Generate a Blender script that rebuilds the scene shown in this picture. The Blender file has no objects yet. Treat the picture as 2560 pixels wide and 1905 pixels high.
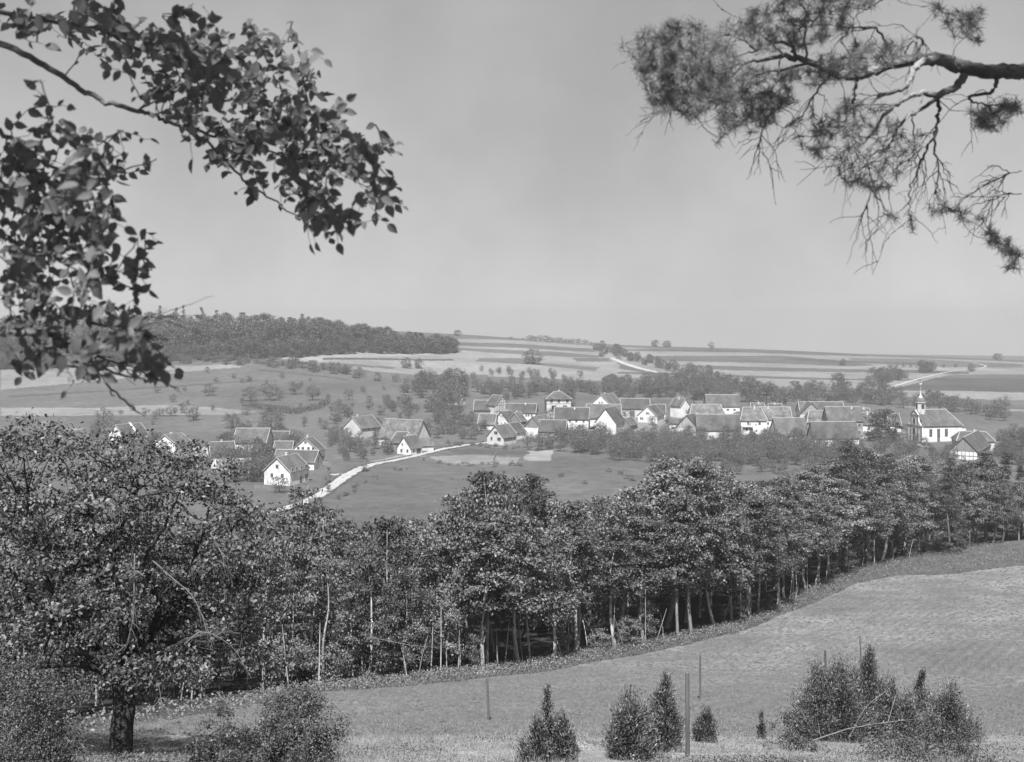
import bpy, math, random
import numpy as np

S = bpy.context.scene
C = S.collection
rnd = random.Random(7)
rng = np.random.default_rng(11)

# ------------------------------------------------------------------ camera
F, HY, CX = 2745.0, 800.0, 1280.0          # focal length and eye line, in pixels of the 2560 wide plate
cam = bpy.data.cameras.new('camera')
cam.sensor_fit = 'HORIZONTAL'; cam.sensor_width = 36.0
cam.lens = 36.0 * F / 2560.0
cam.shift_y = -(952.5 - HY) / 2560.0        # rising/falling front of the plate camera, lens kept level
cam.clip_start = 0.1; cam.clip_end = 9000
cam.dof.use_dof = True; cam.dof.focus_distance = 120.0; cam.dof.aperture_fstop = 4.0     # the plate is sharp on the valley, soft on the near twigs
camo = bpy.data.objects.new('camera', cam); C.objects.link(camo)
camo.location = (0, 0, 0); camo.rotation_euler = (math.radians(90), 0, 0)
S.camera = camo

# ------------------------------------------------------------------ sky and sun
SUN_EL, SUN_AZ = 59.0, 186.0                # azimuth clockwise from +Y: behind the camera, a little left
W = bpy.data.worlds.new('World'); S.world = W; W.use_nodes = True
nt = W.node_tree; nt.nodes.clear()
sky = nt.nodes.new('ShaderNodeTexSky'); sky.sky_type = 'NISHITA'; sky.sun_disc = False
sky.sun_elevation = math.radians(SUN_EL); sky.sun_rotation = math.radians(SUN_AZ)
sky.air_density = 1.0; sky.dust_density = 1.0; sky.ozone_density = 1.0
tcw = nt.nodes.new('ShaderNodeTexCoord'); sxyz = nt.nodes.new('ShaderNodeSeparateXYZ'); cxyz = nt.nodes.new('ShaderNodeCombineXYZ'); mxz = nt.nodes.new('ShaderNodeMath'); mxz.operation = 'MULTIPLY_ADD'; mxz.inputs[1].default_value = 0.55; mxz.inputs[2].default_value = 0.19
nt.links.new(tcw.outputs['Generated'], sxyz.inputs[0]); nt.links.new(sxyz.outputs[0], cxyz.inputs[0]); nt.links.new(sxyz.outputs[1], cxyz.inputs[1])   # hazy sky: no dark line at the rim
nt.links.new(sxyz.outputs[2], mxz.inputs[0]); nt.links.new(mxz.outputs[0], cxyz.inputs[2]); nt.links.new(cxyz.outputs[0], sky.inputs[0])
bw = nt.nodes.new('ShaderNodeRGBToBW')
bg = nt.nodes.new('ShaderNodeBackground'); bg.inputs[1].default_value = 0.072
wo = nt.nodes.new('ShaderNodeOutputWorld')
nt.links.new(sky.outputs[0], bw.inputs[0]); cn = nt.nodes.new('ShaderNodeTexNoise'); cn.inputs['Scale'].default_value = 4.0; cn.inputs['Detail'].default_value = 6; cn.inputs['Roughness'].default_value = 0.55
cm = nt.nodes.new('ShaderNodeMapRange'); cm.inputs[1].default_value = 0.36; cm.inputs[2].default_value = 0.64; cm.inputs[3].default_value = 0.9; cm.inputs[4].default_value = 1.13   # thin even cloud
cx_ = nt.nodes.new('ShaderNodeMath'); cx_.operation = 'MULTIPLY'
nt.links.new(tcw.outputs['Generated'], cn.inputs['Vector']); nt.links.new(cn.outputs['Fac'], cm.inputs[0]); nt.links.new(cm.outputs[0], cx_.inputs[1]); nt.links.new(bw.outputs[0], cx_.inputs[0])
nt.links.new(cx_.outputs[0], bg.inputs[0]); nt.links.new(bg.outputs[0], wo.inputs[0])
sl = bpy.data.lights.new('sun', 'SUN'); sl.energy = 5.0; sl.angle = math.radians(0.6); sl.color = (1, 1, 1)
so = bpy.data.objects.new('sun', sl); C.objects.link(so)
so.rotation_euler = (math.radians(90 - SUN_EL), 0, math.radians(180 - SUN_AZ) )
S.view_settings.view_transform = 'Standard'; S.view_settings.look = 'None'
S.view_settings.gamma = 1.0; S.view_settings.exposure = 1.25; S.view_settings.use_curve_mapping = False
cy = S.cycles
cy.max_bounces = 5; cy.diffuse_bounces = 1; cy.glossy_bounces = 2; cy.transmission_bounces = 3
cy.volume_bounces = 0; cy.transparent_max_bounces = 8
cy.use_denoising = True
try:
    cy.denoiser = 'OPENIMAGEDENOISE'; cy.denoising_prefilter = 'ACCURATE'
except Exception: pass
cy.use_adaptive_sampling = False

# ------------------------------------------------------------------ terrain
TD = [0, 26, 50, 75, 87, 100, 130, 150, 180, 240, 300, 370, 440, 480, 540, 600, 700, 800, 900, 1000, 1150, 1300, 1500, 2000, 3200]
fore = [-1.7, -10.3, -17.8, -24.6, -27.5, -29.4, -32.2, -34.2, -36.6, -47, -53.7]
TC = {
 -700: fore[:3] + [-25.6, -28.6, -31, -35, -38, -42, -49, -53.7] + [-54, -54, -52, -47, -43.5, -37, -28, -18, -10, -4, -4, -14, -40, -80],
 300: fore[:3] + [-25.6, -28.6, -31, -35, -38, -42, -49, -53.7] + [-54, -54, -52.3, -48, -44.5, -38, -29, -20, -12, -6, -6, -16, -40, -80],
 700: fore[:3] + [-25.0, -28.2, -30.5, -34.5, -37.5, -41.5, -49, -53.7] + [-54, -54, -52.6, -48, -44.5, -37.6, -27.4, -18.8, -11.5, -6.5, -8, -18, -40, -80],
 1150: fore[:4] + [-27.5, -29.8, -34, -37, -41, -48.5, -53.7] + [-54, -54, -53.3, -48.6, -46, -42, -37, -30.5, -24, -17.3, -17.2, -23, -45, -80],
 1500: fore[:4] + [-27.4, -29.6, -33.5, -36.5, -40.5, -48, -53.7] + [-54, -54, -53.5, -48.2, -46.2, -44, -40.5, -36, -31, -26, -28.5, -37, -60, -90],
 1900: fore[:4] + [-27.0, -28.9, -33, -35.8, -39.5, -47.5, -53.7] + [-54, -54, -53.5, -49, -47.8, -46.5, -45, -42, -37, -31.5, -35.5, -46, -66, -95],
 2250: fore[:4] + [-26.8, -28.6, -32.2, -34.4, -38, -46.5, -53.5] + [-54, -54, -53.5, -51, -50, -49, -47.5, -45.5, -43, -38, -43, -56, -75, -100],
 2700: fore[:4] + [-26.5, -28.0, -31.6, -34.0, -36.6, -45.5, -53] + [-53.7, -53.5, -53, -51.5, -50.5, -50, -49, -48, -46.5, -43.8, -49, -62, -80, -105],
 3800: fore[:4] + [-26.5, -28.0, -31.6, -34.0, -36.6, -45.5, -53] + [-53.7, -53.5, -53, -51.5, -50.5, -50, -49, -48, -46, -42, -47, -60, -80, -105],
}
def pchip(x, y, xi):
    x = np.asarray(x, float); y = np.asarray(y, float)
    h = np.diff(x); d = (np.diff(y, axis=0).T / h).T
    m = np.zeros_like(y)
    w1 = 2 * h[1:] + h[:-1]; w2 = h[1:] + 2 * h[:-1]
    if y.ndim > 1: w1 = w1[:, None]; w2 = w2[:, None]
    ok = (d[1:] * d[:-1]) > 0
    with np.errstate(divide='ignore', invalid='ignore'):
        hm = (w1 + w2) / (w1 / d[:-1] + w2 / d[1:])
    m[1:-1] = np.where(ok, hm, 0.0)
    m[0] = d[0]; m[-1] = d[-1]
    i = np.clip(np.searchsorted(x, xi) - 1, 0, len(x) - 2)
    t = (xi - x[i]) / h[i]; hh = h[i]
    if y.ndim > 1: t = t[:, None]; hh = hh[:, None]
    return (y[i] * (1 + 2 * t) * (1 - t) ** 2 + hh * m[i] * t * (1 - t) ** 2 + y[i + 1] * t * t * (3 - 2 * t) + hh * m[i + 1] * t * t * (t - 1))
_cols = np.array(sorted(TC)); _tab = np.array([TC[c] for c in _cols]).T
GD = np.arange(0, 3201, 2.0)
_a = pchip(TD, _tab, GD)
GU = np.linspace((-700 - CX) / F, (3800 - CX) / F, 220)
GZ = pchip((_cols - CX) / F, _a.T, GU).T       # [D, u]
def zt(X, Y):
    X = np.asarray(X, float); Y = np.asarray(Y, float)
    Yc = np.maximum(Y, 1.0)
    u = np.clip(X / Yc, GU[0], GU[-1] - 1e-6)
    a = np.clip(Yc / 2.0, 0, len(GD) - 1.001); i = a.astype(int); fa = a - i
    b = (u - GU[0]) / (GU[1] - GU[0]); j = np.clip(b.astype(int), 0, len(GU) - 2); fb = b - j
    z = GZ[i, j] * (1 - fa) * (1 - fb) + GZ[i + 1, j] * fa * (1 - fb) + GZ[i, j + 1] * (1 - fa) * fb + GZ[i + 1, j + 1] * fa * fb
    z = np.where(Y < 1, z + (1 - Y) * 0.12, z)
    z = z + 0.10 * np.sin(X * 0.31 + 1.3) * np.sin(Y * 0.27) + 0.05 * np.sin(X * 1.1 + Y * 0.7) * np.sin(Y * 1.3 - X * 0.4)
    return z
_DD = np.concatenate([np.arange(4, 200, 0.25), np.arange(200, 2600, 1.0)])
def hit(px, py):
    """where the sight line through a point of the plate meets the ground"""
    u = (px - CX) / F
    z = zt(u * _DD, _DD)
    yy = HY - F * z / _DD
    k = np.nonzero(yy <= py)[0]
    if len(k) == 0: D = 1150.0
    else:
        k = k[0]
        if k == 0: D = _DD[0]
        else:
            t = (yy[k - 1] - py) / max(1e-9, yy[k - 1] - yy[k]); D = _DD[k - 1] + t * (_DD[k] - _DD[k - 1])
    return u * D, D
DS = 2560.0 / 2220.0
def hd(x, y): return hit(x * DS, y * DS)
def pt(x, y, D):                                # a point at distance D, x and y in the 2220 wide view
    return ((x * DS - CX) / F * D, D, -(y * DS - HY) / F * D)
def g(x, y): return float(zt(x, y))

# ------------------------------------------------------------------ materials (the plate is grey: every colour is a grey)
def gray(v): return (v, v, v, 1)
def new_mat(name):
    m = bpy.data.materials.new(name); m.use_nodes = True
    t = m.node_tree; t.nodes.clear()
    return m, t, t.nodes.new, t.links.new
def ramp_mul(t, N, L, src, lo, hi, a=0.3, b=0.7):
    mr = N('ShaderNodeMapRange'); mr.inputs[1].default_value = a; mr.inputs[2].default_value = b
    mr.inputs[3].default_value = lo; mr.inputs[4].default_value = hi
    L(src, mr.inputs[0]); return mr.outputs[0]
def surf(name, v, noise=((3.0, 0.8, 1.2),), rough=0.9, bump=0.0, bscale=8.0, attr=None, stretch=None, objrand=None, spec=0.2):
    m, t, N, L = new_mat(name)
    co = N('ShaderNodeTexCoord'); src = co.outputs['Object']
    if stretch:
        mp = N('ShaderNodeMapping'); mp.inputs['Scale'].default_value = stretch; L(src, mp.inputs[0]); src = mp.outputs[0]
    if attr:
        a = N('ShaderNodeAttribute'); a.attribute_name = attr; cur = a.outputs['Fac']
    else:
        vn = N('ShaderNodeValue'); vn.outputs[0].default_value = v * (0.7 if v < 0.5 else 0.82); cur = vn.outputs[0]
    for (sc, lo, hi) in noise:
        n = N('ShaderNodeTexNoise'); n.inputs['Scale'].default_value = sc; n.inputs['Detail'].default_value = 5; L(src, n.inputs['Vector'])
        f = ramp_mul(t, N, L, n.outputs['Fac'], lo, hi)
        mu = N('ShaderNodeMath'); mu.operation = 'MULTIPLY'; L(cur, mu.inputs[0]); L(f, mu.inputs[1]); cur = mu.outputs[0]
    if objrand:
        oi = N('ShaderNodeObjectInfo'); f = ramp_mul(t, N, L, oi.outputs['Random'], objrand[0], objrand[1], 0, 1)
        mu = N('ShaderNodeMath'); mu.operation = 'MULTIPLY'; L(cur, mu.inputs[0]); L(f, mu.inputs[1]); cur = mu.outputs[0]
    cb = N('ShaderNodeCombineColor'); [L(cur, cb.inputs[i]) for i in range(3)]
    p = N('ShaderNodeBsdfPrincipled'); p.inputs['Roughness'].default_value = rough
    p.inputs['Specular IOR Level'].default_value = spec
    L(cb.outputs[0], p.inputs['Base Color'])
    if bump:
        n = N('ShaderNodeTexNoise'); n.inputs['Scale'].default_value = bscale; n.inputs['Detail'].default_value = 6; L(src, n.inputs['Vector'])
        b = N('ShaderNodeBump'); b.inputs['Strength'].default_value = min(1, bump); b.inputs['Distance'].default_value = 0.1 * max(1, bump)
        L(n.outputs['Fac'], b.inputs['Height']); L(b.outputs[0], p.inputs['Normal'])
    o = N('ShaderNodeOutputMaterial'); L(p.outputs[0], o.inputs[0])
    return m
def leaf_mat(name, v, trans=0.3, var=(0.7, 1.35), nscale=1.2, objr=(0.85, 1.2), spec=0.3, isl=(0.7, 1.3)):
    m, t, N, L = new_mat(name); v = v * 0.74
    co = N('ShaderNodeTexCoord')
    n = N('ShaderNodeTexNoise'); n.inputs['Scale'].default_value = nscale; n.inputs['Detail'].default_value = 3; L(co.outputs['Object'], n.inputs['Vector'])
    f = ramp_mul(t, N, L, n.outputs['Fac'], var[0], var[1])
    oi = N('ShaderNodeObjectInfo'); g2 = ramp_mul(t, N, L, oi.outputs['Random'], objr[0] * v, objr[1] * v, 0, 1)
    ge = N('ShaderNodeNewGeometry'); g3 = ramp_mul(t, N, L, ge.outputs['Random Per Island'], isl[0], isl[1], 0, 1)
    mu = N('ShaderNodeMath'); mu.operation = 'MULTIPLY'; L(f, mu.inputs[0]); L(g2, mu.inputs[1])
    mu2 = N('ShaderNodeMath'); mu2.operation = 'MULTIPLY'; L(mu.outputs[0], mu2.inputs[0]); L(g3, mu2.inputs[1])
    cb = N('ShaderNodeCombineColor'); [L(mu2.outputs[0], cb.inputs[i]) for i in range(3)]
    p = N('ShaderNodeBsdfPrincipled'); p.inputs['Roughness'].default_value = 0.5; p.inputs['Specular IOR Level'].default_value = spec
    L(cb.outputs[0], p.inputs['Base Color'])
    tr = N('ShaderNodeBsdfTranslucent'); L(cb.outputs[0], tr.inputs[0])
    mx = N('ShaderNodeMixShader'); mx.inputs[0].default_value = trans; L(p.outputs[0], mx.inputs[1]); L(tr.outputs[0], mx.inputs[2])
    o = N('ShaderNodeOutputMaterial'); L(mx.outputs[0], o.inputs[0])
    return m
M = {}
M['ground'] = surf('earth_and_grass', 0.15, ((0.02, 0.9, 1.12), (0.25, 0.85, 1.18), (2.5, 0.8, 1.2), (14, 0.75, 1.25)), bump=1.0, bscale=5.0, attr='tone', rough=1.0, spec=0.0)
M['road'] = surf('chalky_road', 0.38, ((0.15, 0.85, 1.1), (1.5, 0.85, 1.15)), rough=1.0, spec=0.0, bump=0.3)
M['white'] = surf('whitewash', 0.72, ((0.35, 0.75, 1.1), (1.6, 0.8, 1.1)), rough=0.95, spec=0.1, stretch=(1, 1, 0.4))
M['stain'] = surf('weathered_whitewash', 0.72, ((0.6, 0.6, 1.15), (2.2, 0.8, 1.15)), rough=0.95, spec=0.1, stretch=(1, 1, 0.25))
M['mottle'] = surf('flaking_stone_whitewash', 0.8, ((1.6, 0.7, 1.1), (3.5, 0.55, 1.1)), rough=0.95, spec=0.1)
M['plaster'] = surf('grey_plaster', 0.5, ((0.6, 0.85, 1.12), (3, 0.9, 1.1)), rough=0.95, spec=0.1, stretch=(1, 1, 0.5))
M['brick'] = surf('dull_masonry', 0.3, ((0.8, 0.8, 1.2), (5, 0.85, 1.15)), rough=0.95, spec=0.1)
M['boards'] = surf('weathered_boards', 0.24, ((2.2, 0.6, 1.35),), rough=0.95, spec=0.1, stretch=(3, 3, 0.15))
M['lightboards'] = surf('bleached_boards', 0.4, ((2.2, 0.55, 1.3),), rough=0.95, spec=0.1, stretch=(3, 3, 0.12))
M['roof'] = surf('clay_roof_tiles', 0.085, ((0.25, 0.65, 1.4), (1.2, 0.75, 1.3), (5.0, 0.7, 1.35)), rough=0.9, bump=0.5, bscale=5, objrand=(0.8, 1.25))
M['roofold'] = surf('mossy_roof_tiles', 0.105, ((0.4, 0.6, 1.5), (1.5, 0.6, 1.6), (5.0, 0.7, 1.35)), rough=0.95, bump=0.6, bscale=5, objrand=(0.85, 1.2))
M['cap'] = surf('mortar', 0.45, ((1.5, 0.75, 1.15),), rough=0.95)
M['stripe'] = surf('striped_straw_roof', 0.26, ((1.2, 0.3, 1.7),), rough=0.95, stretch=(2.2, 0.1, .1))
M['timber'] = surf('dark_timber', 0.10, ((3, 0.8, 1.3),), rough=0.9)
M['glass'] = surf('window_glass', 0.03, ((3, 0.8, 1.2),), rough=0.15, spec=0.5)
M['frame'] = surf('painted_wood_frame', 0.45, ((3, 0.85, 1.1),), rough=0.7)
M['door'] = surf('door_wood', 0.12, ((3, 0.7, 1.3),), rough=0.8, stretch=(3, 3, .3))
M['sand'] = surf('dark_sandstone', 0.24, ((3, 0.85, 1.15),), rough=0.95)
M['slate'] = surf('slate', 0.16, ((3, 0.8, 1.2),), rough=0.6)
M['metal'] = surf('pale_metal', 0.6, ((3, 0.9, 1.1),), rough=0.4)
M['bark'] = surf('bark', 0.085, ((2.5, 0.6, 1.5), (9, 0.7, 1.4)), rough=1.0, bump=1.0, bscale=14, stretch=(1, 1, 0.3), objrand=(0.8, 1.3))
M['palebark'] = surf('pale_beech_bark', 0.4, ((1.5, 0.6, 1.4), (7, 0.75, 1.3)), rough=1.0, bump=0.4, bscale=10, stretch=(1, 1, 0.4), objrand=(0.5, 1.3))
M['twig'] = surf('twig_bark', 0.09, ((9, 0.8, 1.3),), rough=1.0)
M['deadwood'] = surf('bare_bleached_wood', 0.2, ((4, 0.7, 1.2),), rough=1.0)
M['leafnear'] = leaf_mat('apple_leaves', 0.1, 0.03, (0.45, 1.55), 1.5, spec=0.25, isl=(0.55, 1.45))
M['leafedge'] = leaf_mat('beech_crown_leaves', 0.125, 0.04, (0.55, 1.45), 0.6, (0.5, 1.5), 0.25, (0.6, 1.45))
M['leafmid'] = leaf_mat('orchard_leaves', 0.115, 0.2, (0.8, 1.25), 0.5, (0.8, 1.25))
M['leafwood'] = leaf_mat('distant_wood_leaves', 0.075, 0.1, (0.8, 1.25), 0.3, (0.8, 1.25))
M['leafpine'] = leaf_mat('conifer_needles', 0.09, 0.1, (0.8, 1.3), 1.0)
M['leafover'] = leaf_mat('overhanging_beech_leaves', 0.25, 0.5, (0.92, 1.1), 2.0, (0.97, 1.03), 0.05, (0.9, 1.1))
M['needle'] = leaf_mat('overhanging_pine_needles', 0.38, 0.5, (0.92, 1.1), 2.0, (0.97, 1.03), 0.05, (0.9, 1.1))
M['overwood'] = surf('glare_paled_twigs', 0.3, ((9, 0.75, 1.3),), rough=1.0, spec=0, bump=.5, bscale=40)  # shaded overhanging bark made paler: veiling glare put into its colour
M['juniper'] = leaf_mat('juniper_needles', 0.13, 0.06, (0.5, 1.6), 4.0, isl=(0.4, 1.7))
M['shrubleaf'] = leaf_mat('shrub_leaves', 0.065, 0.08, (0.6, 1.4), 3.0, isl=(0.45, 1.7))
M['limb'] = surf('dark_rough_bark', 0.06, ((5, 0.6, 1.6), (22, 0.6, 1.5)), rough=1.0, bump=1.0, bscale=20, spec=0)
M['weeds'] = leaf_mat('weeds_and_grass', 0.17, 0.25, (0.7, 1.3), 0.9)
M['drygrass'] = leaf_mat('dry_grass', 0.3, 0.25, (0.65, 1.3), 0.6)
M['earth'] = surf('pale_earth', 0.24, ((2, 0.8, 1.2), (9, 0.7, 1.3)), rough=1.0, spec=0, bump=1.0, bscale=8)
M['clod'] = surf('clods_of_earth', 0.11, ((2, 0.8, 1.3),), rough=1.0, spec=0)
M['post'] = surf('weathered_post', 0.12, ((3, 0.6, 1.5),), rough=1.0, stretch=(3, 3, .3))

# ------------------------------------------------------------------ mesh helpers
def link(o, parent=None):
    C.objects.link(o)
    if parent is not None: o.parent = parent
    return o
def np_mesh(name, parts):
    """parts: list of (verts Nx3, faces Mxk, material)"""
    me = bpy.data.meshes.new(name)
    mats = []
    V, LI, LS, MI, sm = [], [], [], [], []
    off = 0; lo = 0
    for v, f, m in parts:
        v = np.asarray(v, np.float32); f = np.asarray(f, np.int64)
        if len(f) == 0: continue
        if m not in mats: mats.append(m)
        V.append(v); LI.append((f + off).ravel()); k = f.shape[1]
        LS.append(lo + np.arange(len(f)) * k); MI.append(np.full(len(f), mats.index(m)))
        lo += f.size; off += len(v)
    V = np.concatenate(V); LI = np.concatenate(LI); LS = np.concatenate(LS); MI = np.concatenate(MI)
    me.vertices.add(len(V)); me.vertices.foreach_set('co', V.ravel())
    me.loops.add(len(LI)); me.loops.foreach_set('vertex_index', LI.astype(np.int32))
    me.polygons.add(len(LS)); me.polygons.foreach_set('loop_start', LS.astype(np.int32))
    try: me.polygons.foreach_set('loop_total', np.diff(np.append(LS, lo)).astype(np.int32))
    except Exception: pass
    for m in mats: me.materials.append(m)
    me.polygons.foreach_set('material_index', MI.astype(np.int32))
    me.update(calc_edges=True)
    return me
def ob(name, me, parent=None, loc=None, kind=None):
    o = bpy.data.objects.new(name, me); link(o, parent)
    if loc is not None: o.location = loc
    if kind: o['kind'] = kind
    return o
def tag(o, label, cat, group=None, kind=None):
    o['label'] = label; o['category'] = cat
    if group: o['group'] = group
    if kind: o['kind'] = kind
    return o
def empty(name, loc, rz=0, label=None, cat=None, group=None):
    o = bpy.data.objects.new(name, None); o.empty_display_size = 0.5; link(o)
    o.location = loc; o.rotation_euler = (0, 0, rz)
    if label: tag(o, label, cat, group)
    return o
def copy_tree(o, parent=None):
    c = o.copy(); C.objects.link(c)
    if parent is not None: c.parent = parent
    for ch in list(o.children): copy_tree(ch, c)
    return c

class MB:
    def __init__(s): s.v = []; s.f = []
    def add(s, vs, fs):
        n = len(s.v); s.v += [tuple(v) for v in vs]; s.f += [tuple(i + n for i in f) for f in fs]
    def box(s, x0, x1, y0, y1, z0, z1):
        s.add([(x0, y0, z0), (x1, y0, z0), (x1, y1, z0), (x0, y1, z0), (x0, y0, z1), (x1, y0, z1), (x1, y1, z1), (x0, y1, z1)],
              [(3, 2, 1, 0), (4, 5, 6, 7), (0, 1, 5, 4), (1, 2, 6, 5), (2, 3, 7, 6), (3, 0, 4, 7)])
    def slab(s, quad, th):
        """a sheet with thickness: quad listed so that its upper side faces up"""
        q = [np.array(p, float) for p in quad]
        n = np.cross(q[1] - q[0], q[2] - q[0]); n /= np.linalg.norm(n)
        if n[2] < 0: n = -n; q = q[::-1]
        lo = [p - n * th for p in q]; k = len(q)
        s.add(q + lo, [tuple(range(k)), tuple(range(2 * k - 1, k - 1, -1))] + [(i, (i + 1) % k, (i + 1) % k + k, i + k) for i in range(k)])
    def beam(s, a, b, w):
        a = np.array(a, float); b = np.array(b, float); d = b - a; L = np.linalg.norm(d)
        if L < 1e-6: return
        d /= L; r = np.array((0, 0, 1.0)) if abs(d[2]) < .9 else np.array((1.0, 0, 0))
        x = np.cross(d, r); x /= np.linalg.norm(x); y = np.cross(d, x); x *= w / 2; y *= w / 2
        s.add([a - x - y, a + x - y, a + x + y, a - x + y, b - x - y, b + x - y, b + x + y, b - x + y],
              [(3, 2, 1, 0), (4, 5, 6, 7), (0, 1, 5, 4), (1, 2, 6, 5), (2, 3, 7, 6), (3, 0, 4, 7)])
    def lathe(s, prof, n=8, cx=0, cy=0, rot=0):
        n0 = len(s.v)
        for (r, z) in prof:
            for k in range(n):
                a = rot + 2 * math.pi * k / n; s.v.append((cx + r * math.cos(a), cy + r * math.sin(a), z))
        for i in range(len(prof) - 1):
            for k in range(n):
                a, b = n0 + i * n + k, n0 + i * n + (k + 1) % n
                s.f.append((a, b, b + n, a + n))
        s.f.append(tuple(n0 + k for k in range(n))[::-1]); s.f.append(tuple(n0 + (len(prof) - 1) * n + k for k in range(n)))
    def build(s, name, mat, parent=None):
        me = bpy.data.meshes.new(name); me.from_pydata(s.v, [], s.f); me.materials.append(mat); me.update()
        return ob(name, me, parent)

def tube(points, radii, n=6):
    P = np.asarray(points, float); R = np.asarray(radii, float); k = len(P)
    T = np.gradient(P, axis=0); T /= np.linalg.norm(T, axis=1)[:, None] + 1e-9
    ref = np.where(np.abs(T[:, 2:3]) < 0.9, [[0, 0, 1.0]], [[1.0, 0, 0]])
    A = np.cross(T, ref); A /= np.linalg.norm(A, axis=1)[:, None] + 1e-9
    B = np.cross(T, A)
    an = np.arange(n) * 2 * math.pi / n
    V = P[:, None, :] + R[:, None, None] * (np.cos(an)[None, :, None] * A[:, None, :] + np.sin(an)[None, :, None] * B[:, None, :])
    i, j = np.meshgrid(np.arange(k - 1), np.arange(n), indexing='ij'); a = i * n + j; b = i * n + (j + 1) % n
    return V.reshape(-1, 3), np.stack([a, b, b + n, a + n], -1).reshape(-1, 4)
def join(parts):
    V = []; Fc = []; o = 0
    for v, f in parts:
        V.append(v); Fc.append(np.asarray(f) + o); o += len(v)
    return np.concatenate(V), np.concatenate(Fc)
def curve(pts, n=8, wob=0.0, r=rnd):
    """a smooth path through points"""
    P = np.asarray(pts, float); t = np.arange(len(P)); ti = np.linspace(0, len(P) - 1, n * (len(P) - 1) + 1)
    Q = pchip(t, P, ti) if len(P) > 2 else P[0] + (P[1] - P[0]) * ti[:, None]
    if wob:
        w = np.array([[r.gauss(0, wob) for _ in range(3)] for _ in range(len(Q))]); w[0] = 0; Q = Q + w
    return Q
def unit(a): return a / (np.linalg.norm(a, axis=-1, keepdims=True) + 1e-9)
def leaf_quads(cen, size, nb=None, wid=0.6, r=rng, upbias=0.6, axis=None, sv=0.35):
    n = len(cen)
    nrm = unit(r.normal(size=(n, 3)) + np.array([0, 0, upbias]) + (0 if nb is None else nb))
    t = unit(np.cross(nrm, r.normal(size=(n, 3)))) if axis is None else unit(axis + r.normal(size=(n, 3)) * 0.35)
    b = unit(np.cross(nrm, t)); s = size * r.uniform(1 - sv, 1 + sv, (n, 1))
    up = np.cross(t, b) * s * 0.12
    V = np.stack([cen - t * s * .5, cen + b * s * wid * .5 + up, cen + t * s * .5, cen - b * s * wid * .5 + up], 1).reshape(-1, 3)
    return V, np.arange(n * 4).reshape(-1, 4)

# ------------------------------------------------------------------ ground sheet
rows = np.concatenate([np.linspace(-60, 2, 20), np.geomspace(3, 60, 60)[0:], np.linspace(61, 200, 140), np.linspace(201, 420, 110), np.linspace(422, 620, 90), np.linspace(623, 1400, 250), np.geomspace(1410, 3150, 30)])
us = np.concatenate([np.linspace(-1.6, -.56, 30), np.linspace(-.55, .55, 620), np.linspace(.56, 1.6, 30)])
YY = np.repeat(rows[:, None], len(us), 1)
XX = us[None, :] * np.maximum(np.abs(YY), 0) 
XX = np.where(YY < 30, us[None, :] * 30 * (0.4 + 0.6 * np.clip(YY, 0, 30) / 30) * (1 + 0.0 * YY), XX)
ZZ = zt(XX, YY)
nr, nc = YY.shape
ii, jj = np.meshgrid(np.arange(nr - 1), np.arange(nc - 1), indexing='ij'); a0 = ii * nc + jj
gf = np.stack([a0, a0 + 1, a0 + nc + 1, a0 + nc], -1).reshape(-1, 4)
gv = np.stack([XX, YY, ZZ], -1).reshape(-1, 3)
tone = np.full(len(gv), 0.105)
def inside(poly, X, Y):
    c = np.zeros(len(X), bool); n = len(poly)
    for i in range(n):
        x1, y1 = poly[i]; x2, y2 = poly[(i + 1) % n]
        if y1 == y2: continue
        c ^= ((y1 > Y) != (y2 > Y)) & (X < (x2 - x1) * (Y - y1) / (y2 - y1) + x1)
    return c
gx, gy = gv[:, 0], gv[:, 1]
def field(pts, v, dmin=190):
    poly = [hd(*p) for p in pts]
    m = inside(poly, gx, gy) & (gy > dmin); tone[m] = v
# open hillside beyond the village
field([(600, 778), (800, 768), (975, 768), (992, 733), (1100, 729), (1290, 746), (1330, 765), (1345, 800), (1420, 812), (1330, 828), (1050, 812), (900, 812), (760, 800)], 0.202)
field([(600, 778), (800, 762), (980, 764), (900, 771), (700, 782)], 0.254)
field([(985, 742), (1120, 745), (1300, 757), (1290, 764), (1120, 754), (985, 749)], 0.097)
field([(985, 754), (1200, 762), (1310, 772), (1290, 776), (1160, 770), (985, 759)], 0.110)
field([(990, 728), (1130, 731), (1290, 745), (1290, 750), (1120, 738), (990, 735)], 0.115)
field([(1040, 776), (1160, 777), (1160, 786), (1300, 796), (1290, 804), (1150, 790), (1030, 783)], 0.110)
field([(690, 786), (860, 796), (850, 800), (690, 790)], 0.110)
field([(1240, 776), (1320, 776), (1325, 784), (1250, 784)], 0.104)
field([(1340, 753), (1700, 763), (1960, 775), (2150, 782), (2230, 786), (2230, 812), (2060, 812), (1910, 850), (1600, 835), (1430, 812), (1350, 790)], 0.187)
for q in ([(1350, 757), (1600, 759), (1800, 768), (1800, 771), (1600, 764), (1350, 760)], [(1400, 771), (1700, 772), (1830, 782), (1900, 792), (1840, 794), (1700, 788), (1420, 782)],
          [(1380, 755), (1860, 768), (1880, 773), (1500, 762)], [(1460, 790), (1700, 797), (1960, 802), (2100, 806), (2100, 811), (1900, 808), (1560, 802)],
          [(1560, 812), (1800, 820), (2000, 822), (2000, 825), (1800, 824), (1560, 817)]):
    field(q, 0.09)
field([(1840, 776), (2000, 778), (2220, 790), (2220, 797), (2050, 795), (1850, 786)], 0.110)
field([(1990, 796), (2100, 798), (2200, 800), (2200, 803), (2000, 802)], 0.224)
field([(1930, 846), (2030, 818), (2230, 822), (2230, 850), (2100, 848)], 0.077)
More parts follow.
